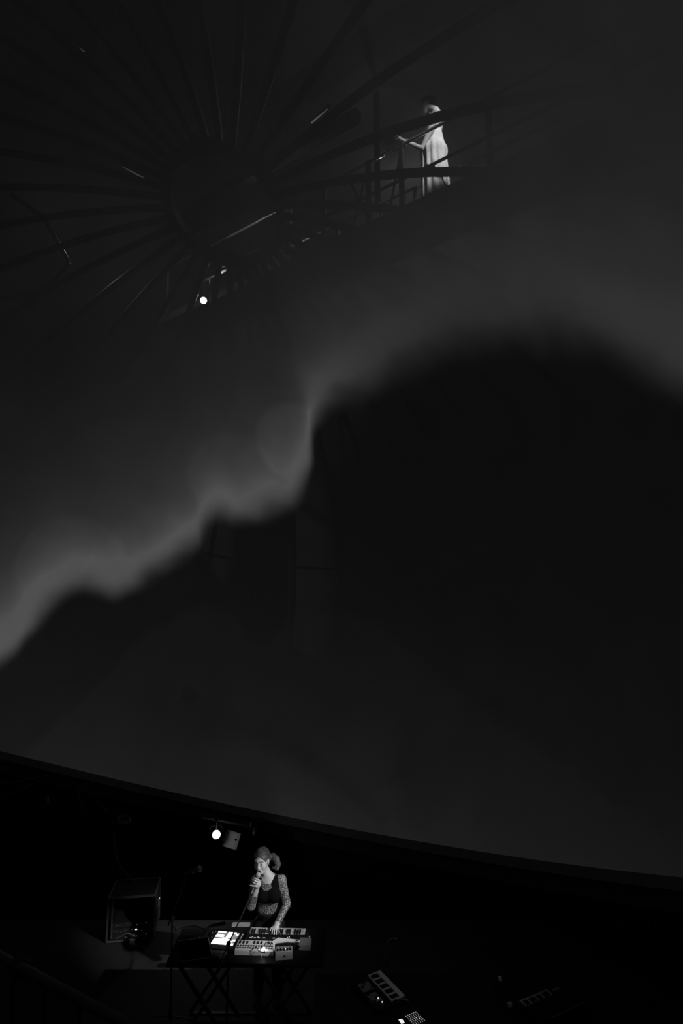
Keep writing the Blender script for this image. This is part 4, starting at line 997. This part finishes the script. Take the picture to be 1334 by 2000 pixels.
for i, dz in enumerate((0, -0.02)):
    ctr = py(243, 1598+i*4, 9.5); ring = [ctr+V(0.095*math.cos(t), 0.06*math.sin(t), 0.022*math.sin(t)) for t in np.linspace(0, 2*math.pi, 25)]
    MB().tube(ring, 0.008, 6, caps=False).build('loop', mat('cable_grey', 0.12, 0.5), cl)
MB().bar(py(228, 1607, 9.5), py(250, 1607, 9.5), 0.10, 0.010).build('bracket', mat('cable_grey', 0.12, 0.5), cl)
MB().bar(py(229, 1593, 9.5), py(229, 1607, 9.5), 0.02, 0.012, up=(0, 1, 0)).build('hook', ALU, cl)

# ---------------------------------------------------------------- stage lamp and speaker below the rim
LP = py(422.5, 1630, 9.9)
t, ax = lamp_head('stage_lamp', LP, V(0.35, 1.0, 3.9), 0.058, 'small dazzling stage lamp below the dome rim left of the singer', 30.0, 2.2, 110)
sd = nrm(np.cross(ax, (0, 0, 1))); uu = np.cross(sd, ax)
MB().tube([LP+uu*0.06, LP+uu*0.06+V(0, 0.02, 0.12)], 0.012, 8).build('clamp', BLACK, t)
ld = bpy.data.lights.new('stage_lamp_spill', 'POINT'); ld.energy = 2.2; ld.shadow_soft_size = 0.02
lo_ = bpy.data.objects.new('stage_lamp_spill', ld); COL.objects.link(lo_); lo_.location = tuple(LP+ax*0.10)
sk = thing('loudspeaker', py(453, 1655, 10.15), 'grey tilted loudspeaker box beside the stage lamp', 'loudspeaker')
c = py(452, 1641, 10.2); M = rotz(math.radians(10)) @ roty(math.radians(19)) @ rotx(math.radians(-25))
MB().bevbox(c, (0.24, 0.18, 0.24), 0.012, M).build('cabinet', mat('speaker_grey', 0.30, 0.6), sk)
MB().lathe([(0.016, 0), (0.020, 0.004), (0.012, 0.006)], c+M @ V(0.055, -0.091, 0.015), M @ V(0, -1, 0), 12).build('port', BLACK, sk)
MB().bevbox(c+M @ V(0, -0.088, 0), (0.215, 0.010, 0.215), 0.003, M).build('front_grille', mat('speaker_grille', 0.26, 0.7, bump=0.3, scale=300), sk)
dk = thing('moving_head', py(503, 1628, 9.9), 'dark moving head lamp with small glints above the singer', 'lamp')
MB().bevbox(py(503, 1607, 9.9), (0.20, 0.16, 0.09), 0.01).build('base', BLACK, dk)
MB().lathe([(0.05, -0.1), (0.075, -0.06), (0.08, 0.06), (0.06, 0.09)], py(503, 1622, 9.85), nrm((0.2, -1, -0.3)), 14).build('head', BLACK, dk)
MB().lathe([(0.055, 0.085), (0.03, 0.1), (0.001, 0.104)], py(503, 1622, 9.85), nrm((0.2, -1, -0.3)), 14).build('lens', mat('glass_dark', 0.02, 0.05, spec=0.9), dk, smooth=True)
for s_ in (-1, 1): MB().bar(py(503+s_*12, 1608, 9.9), py(503+s_*12, 1625, 9.88), 0.02, 0.06, up=(0, 1, 0)).build('arm', BLACK, dk)
for x, y_ in ((503, 1611), (497, 1626), (506, 1628)):
    MB().lathe([(0.007, 0), (0.007, 0.01), (0.003, 0.012)], py(x, y_, 9.76), (0, -1, 0), 8).build('bolt', ALU, dk)
MB().tube([py(405, 1598, 10.2), py(522, 1620, 10.2)], 0.02, 8)
tb = MB(); tb.tube([py(395, 1596, 10.05), py(530, 1620, 10.05)], 0.022, 10)
tag(tb.build('lighting_bar', BLACK, origin=py(460, 1606, 10.05)), 'black pipe under the rim carrying the stage lamp and loudspeaker', 'bar')

# ---------------------------------------------------------------- second player's table, lower right
T2 = 0.80
tc2 = ph(900, 1985, T2)
t2 = thing('side_table', V(tc2[0], tc2[1], 0), 'dark side table with small synthesizers in the lower right foreground', 'table')
MB().bevbox((tc2[0], tc2[1], T2-0.02), (2.5, 1.15, 0.035), 0.004).build('table_top', BLACK, t2)
for sx_ in (-1.15, 1.15):
    for sy_ in (-0.5, 0.5): MB().bar(V(tc2[0]+sx_, tc2[1]+sy_, 0), V(tc2[0]+sx_, tc2[1]+sy_, T2-0.04), 0.04, 0.04).build('leg', BLACK, t2)
def frame_from(p0, p1):
    ux_ = nrm(V(*(p1-p0)[:2], 0)); return np.stack([ux_, V(-ux_[1], ux_[0], 0), V(0, 0, 1)], 1)
# synth with five dark windows in a pale frame
a0, a1 = ph(743, 1897, T2+0.05), ph(790, 1945, T2+0.05); M = frame_from(a0, a1); Ls = np.linalg.norm(a1-a0)
Wd = abs((ph(720, 1905, T2+0.05)-a0) @ M[:, 1])
sy = thing('keyboard_sampler', V(a0[0], a0[1], T2), 'small synthesizer with five dark windows in a pale frame on the side table', 'synthesizer')
sg = -1 if (ph(720, 1905, T2+0.05)-a0) @ M[:, 1] < 0 else 1
o2 = lambda x, y, z=0: a0+M @ V(x, sg*y, z)
PALE = mat('synth_pale', 0.50, 0.5)
MB().bevbox(o2(Ls/2, 0.14, -0.027), (Ls+0.05, 0.34, 0.045), 0.006, M).build('body', BLACK, sy)
MB().box(o2(Ls/2, 0.022, 0.0), (Ls, 0.044, 0.016), M).build('front_strip', PALE, sy)
MB().box(o2(Ls/2, 0.044+0.088, 0.0), (Ls, 0.010, 0.014), M).build('rear_strip', PALE, sy)
for i in range(6): MB().box(o2(Ls*i/5+(0.004 if i == 0 else -0.004 if i == 5 else 0), 0.088, 0.0), (0.008, 0.088, 0.014), M).build('divider', PALE, sy)
for i in range(5): MB().bevbox(o2(Ls*(i+0.5)/5, 0.086, -0.004), (Ls/5-0.02, 0.07, 0.012), 0.002, M).build('window', KEYB, sy)
PG = mat('panel_grey', 0.14, 0.5, noise=0.3, scale=80)
MB().box(o2(Ls*0.30, 0.23, -0.006), (Ls*0.30, 0.11, 0.006), M).build('control_panel', PG, sy); MB().box(o2(Ls*0.70, 0.235, -0.006), (Ls*0.30, 0.09, 0.006), M).build('control_panel', PG, sy)
for i in range(9): MB().lathe([(0.011, 0), (0.010, 0.018), (0.006, 0.020)], o2(Ls*(0.12+0.09*i), 0.185+0.04*(i % 3), -0.006), (0, 0, 1), 8).build('knob', KEYB, sy)
for x, y_ in ((738.8, 1949.8), (746.5, 1957.5)):
    MB().lathe([(0.007, 0), (0.006, 0.004), (0.002, 0.006)], ph(x, y_, T2+0.05), (0, 0, 1), 8).build('indicator', mat('led_synth', 0.6, 0.4, emit=0.75), sy)
cable([o2(Ls, 0.10, 0), o2(Ls+0.06, 0.04, 0.02), o2(Ls+0.05, -0.01, -0.02), o2(Ls-0.02, 0.02, -0.045)], 0.006, 'dark cable curling from the end of the five window synthesizer', mat('cable_grey', 0.12, 0.5))
# pocket calculator sampler with lit screen and key grid
a0, a1 = ph(783, 1999, T2+0.03), ph(829, 1988, T2+0.03); M = frame_from(a0, a1)
cal = thing('calculator', V(a0[0], a0[1], T2), 'pocket sampler with a glowing screen and a grid of tiny keys at the bottom edge', 'sampler')
kA, kB, kC = ph(783, 1992, T2+0.03), ph(812, 1976, T2+0.03), ph(829, 1992, T2+0.03)
gu, gv = (kB-kA)/4.0, (kC-kB)/7.0
nA = nrm(kB-kA); Mc = np.stack([nA, V(-nA[1], nA[0], 0), V(0, 0, 1)], 1)
cen = ph(803, 1992, T2+0.012); MB().bevbox(cen, (0.24, 0.19, 0.022), 0.004, Mc).build('body', BLACK, cal)
S4 = [ph(x, y_, T2+0.027) for x, y_ in ((778.5, 1991.5), (785, 1990), (790.5, 1997), (784, 1999.5))]
slab(S4[0], S4[1], S4[2], S4[3], 0.002, 'screen', mat('screen_lit', 0.6, 0.4, emit=0.85), cal)
for i in range(6):
    for j in range(7):
        p_ = ph(793, 1984.5, T2+0.026)+(ph(812, 1976.5, T2+0.026)-ph(793, 1984.5, T2+0.026))*(i/5)+(ph(829, 1993, T2+0.026)-ph(812, 1976.5, T2+0.026))*(j/6)
        MB().box(p_, (0.0065, 0.0055, 0.004), Mc).build('key', mat('key_dim', 0.4, 0.4, emit=0.22) if (i*7+j*3) % 5 else mat('key_pale', 0.5, 0.4, emit=0.42), cal)
# little keyboard further right
a0, a1 = ph(1016, 1957, T2+0.05), ph(1070, 1935, T2+0.05); M = frame_from(a0, a1); Ls = np.linalg.norm(a1-a0)
k2 = thing('keyboard', V(a0[0], a0[1], T2), 'little dark keyboard with pale keys at the right of the side table', 'keyboard')
o3 = lambda x, y, z=0: a0+M @ V(x, y, z)
MB().bevbox(o3(Ls/2+0.06, -0.12, -0.025), (Ls+0.20, 0.29, 0.05), 0.006, M).build('body', BLACK, k2)
keyboard(o3(Ls/2, 0, 0), M, 15, Ls/15, 0.075, k2, mat('dim_keys', 0.30, 0.4), KEYB, 0.0, 0.012)
MB().tube([o3(Ls+0.15, -0.255, 0), o3(0.10, -0.262, 0)], 0.004, 6).build('rear_edge', GREY, k2)
MB().box(o3(Ls+0.075, -0.02, 0), (0.08, 0.025, 0.01), M).build('slider', GREY, k2); MB().bevbox(o3(-0.10, 0.02, 0), (0.04, 0.03, 0.03), 0.006, M).build('joystick', GREY, k2)
# a cup of pens and a gooseneck
gk = thing('bottle', ph(978, 1952, T2), 'small dark bottle catching a glint beside the little keyboard', 'bottle')
MB().lathe([(0.03, 0), (0.032, 0.01), (0.032, 0.09), (0.014, 0.13), (0.013, 0.16), (0.015, 0.165)], ph(978, 1952, T2), (0, 0, 1), 14).build('body', mat('dark_glass', 0.01, 0.08, spec=0.8), gk, smooth=True)
MB().lathe([(0.016, 0.155), (0.016, 0.18), (0.012, 0.183)], ph(978, 1952, T2), (0, 0, 1), 12).build('cap', mat('cap_grey', 0.35, 0.4), gk)
g0 = ph(755, 1885, T2)
gn = thing('gooseneck_lamp', g0, 'thin unlit gooseneck lamp bending over the back of the side table', 'lamp')
MB().lathe([(0.04, 0), (0.04, 0.012), (0.012, 0.02)], g0, (0, 0, 1), 14).build('base', BLACK, gn)
MB().tube(spline([g0+V(0, 0, 0.015), py(754, 1850, g0[1]), py(757, 1838, g0[1]), py(766, 1833, g0[1]), py(775, 1833.5, g0[1])]), 0.005, 6).build('neck', mat('neck_metal', 0.2, 0.3, 0.8), gn, smooth=True)
MB().lathe([(0.006, 0), (0.014, 0.02), (0.014, 0.03)], py(775, 1833.5, g0[1]), (1, 0, -0.3), 10).build('shade', BLACK, gn)

# ---------------------------------------------------------------- gallery railing, lower left
RZ = 2.6
r0_, r1_ = ph(0, 1868, RZ), ph(212, 1982, RZ); rd = nrm(r1_-r0_); ra, rb = r0_-rd*1.2, r1_+rd*0.9
rl = thing('railing', (ra+rb)/2*V(1, 1, 0)+V(0, 0, 1.65), 'dark gallery railing with a round handrail in the lower left corner', 'railing')
MB().tube([ra, rb], 0.022, 12).build('handrail', mat('rail_paint', 0.11, 0.45, noise=0.25, scale=15), rl, smooth=True)
for i in range(12):
    p_ = ra+(rb-ra)*(i+0.5)/12
    MB().tube([V(p_[0], p_[1], 1.65), p_-V(0, 0, 0.02)], 0.009, 6).build('baluster', mat('baluster_paint', 0.06, 0.5), rl)
MB().tube([V(ra[0], ra[1], 1.75), V(rb[0], rb[1], 1.75)], 0.012, 8).build('bottom_rail', mat('baluster_paint', 0.06, 0.5), rl)
tw_ = MB(); p_ = ph(38, 1884, RZ); tw_.bevbox(p_+V(0, 0, -0.004), (0.10, 0.075, 0.07), 0.02, rotz(math.atan2(rd[1], rd[0])))
tag(tw_.build('cloth_bundle', mat('dark_cloth', 0.07, 0.9, bump=0.4, scale=60), origin=p_), 'small dark cloth bundle tied over the gallery handrail', 'cloth')
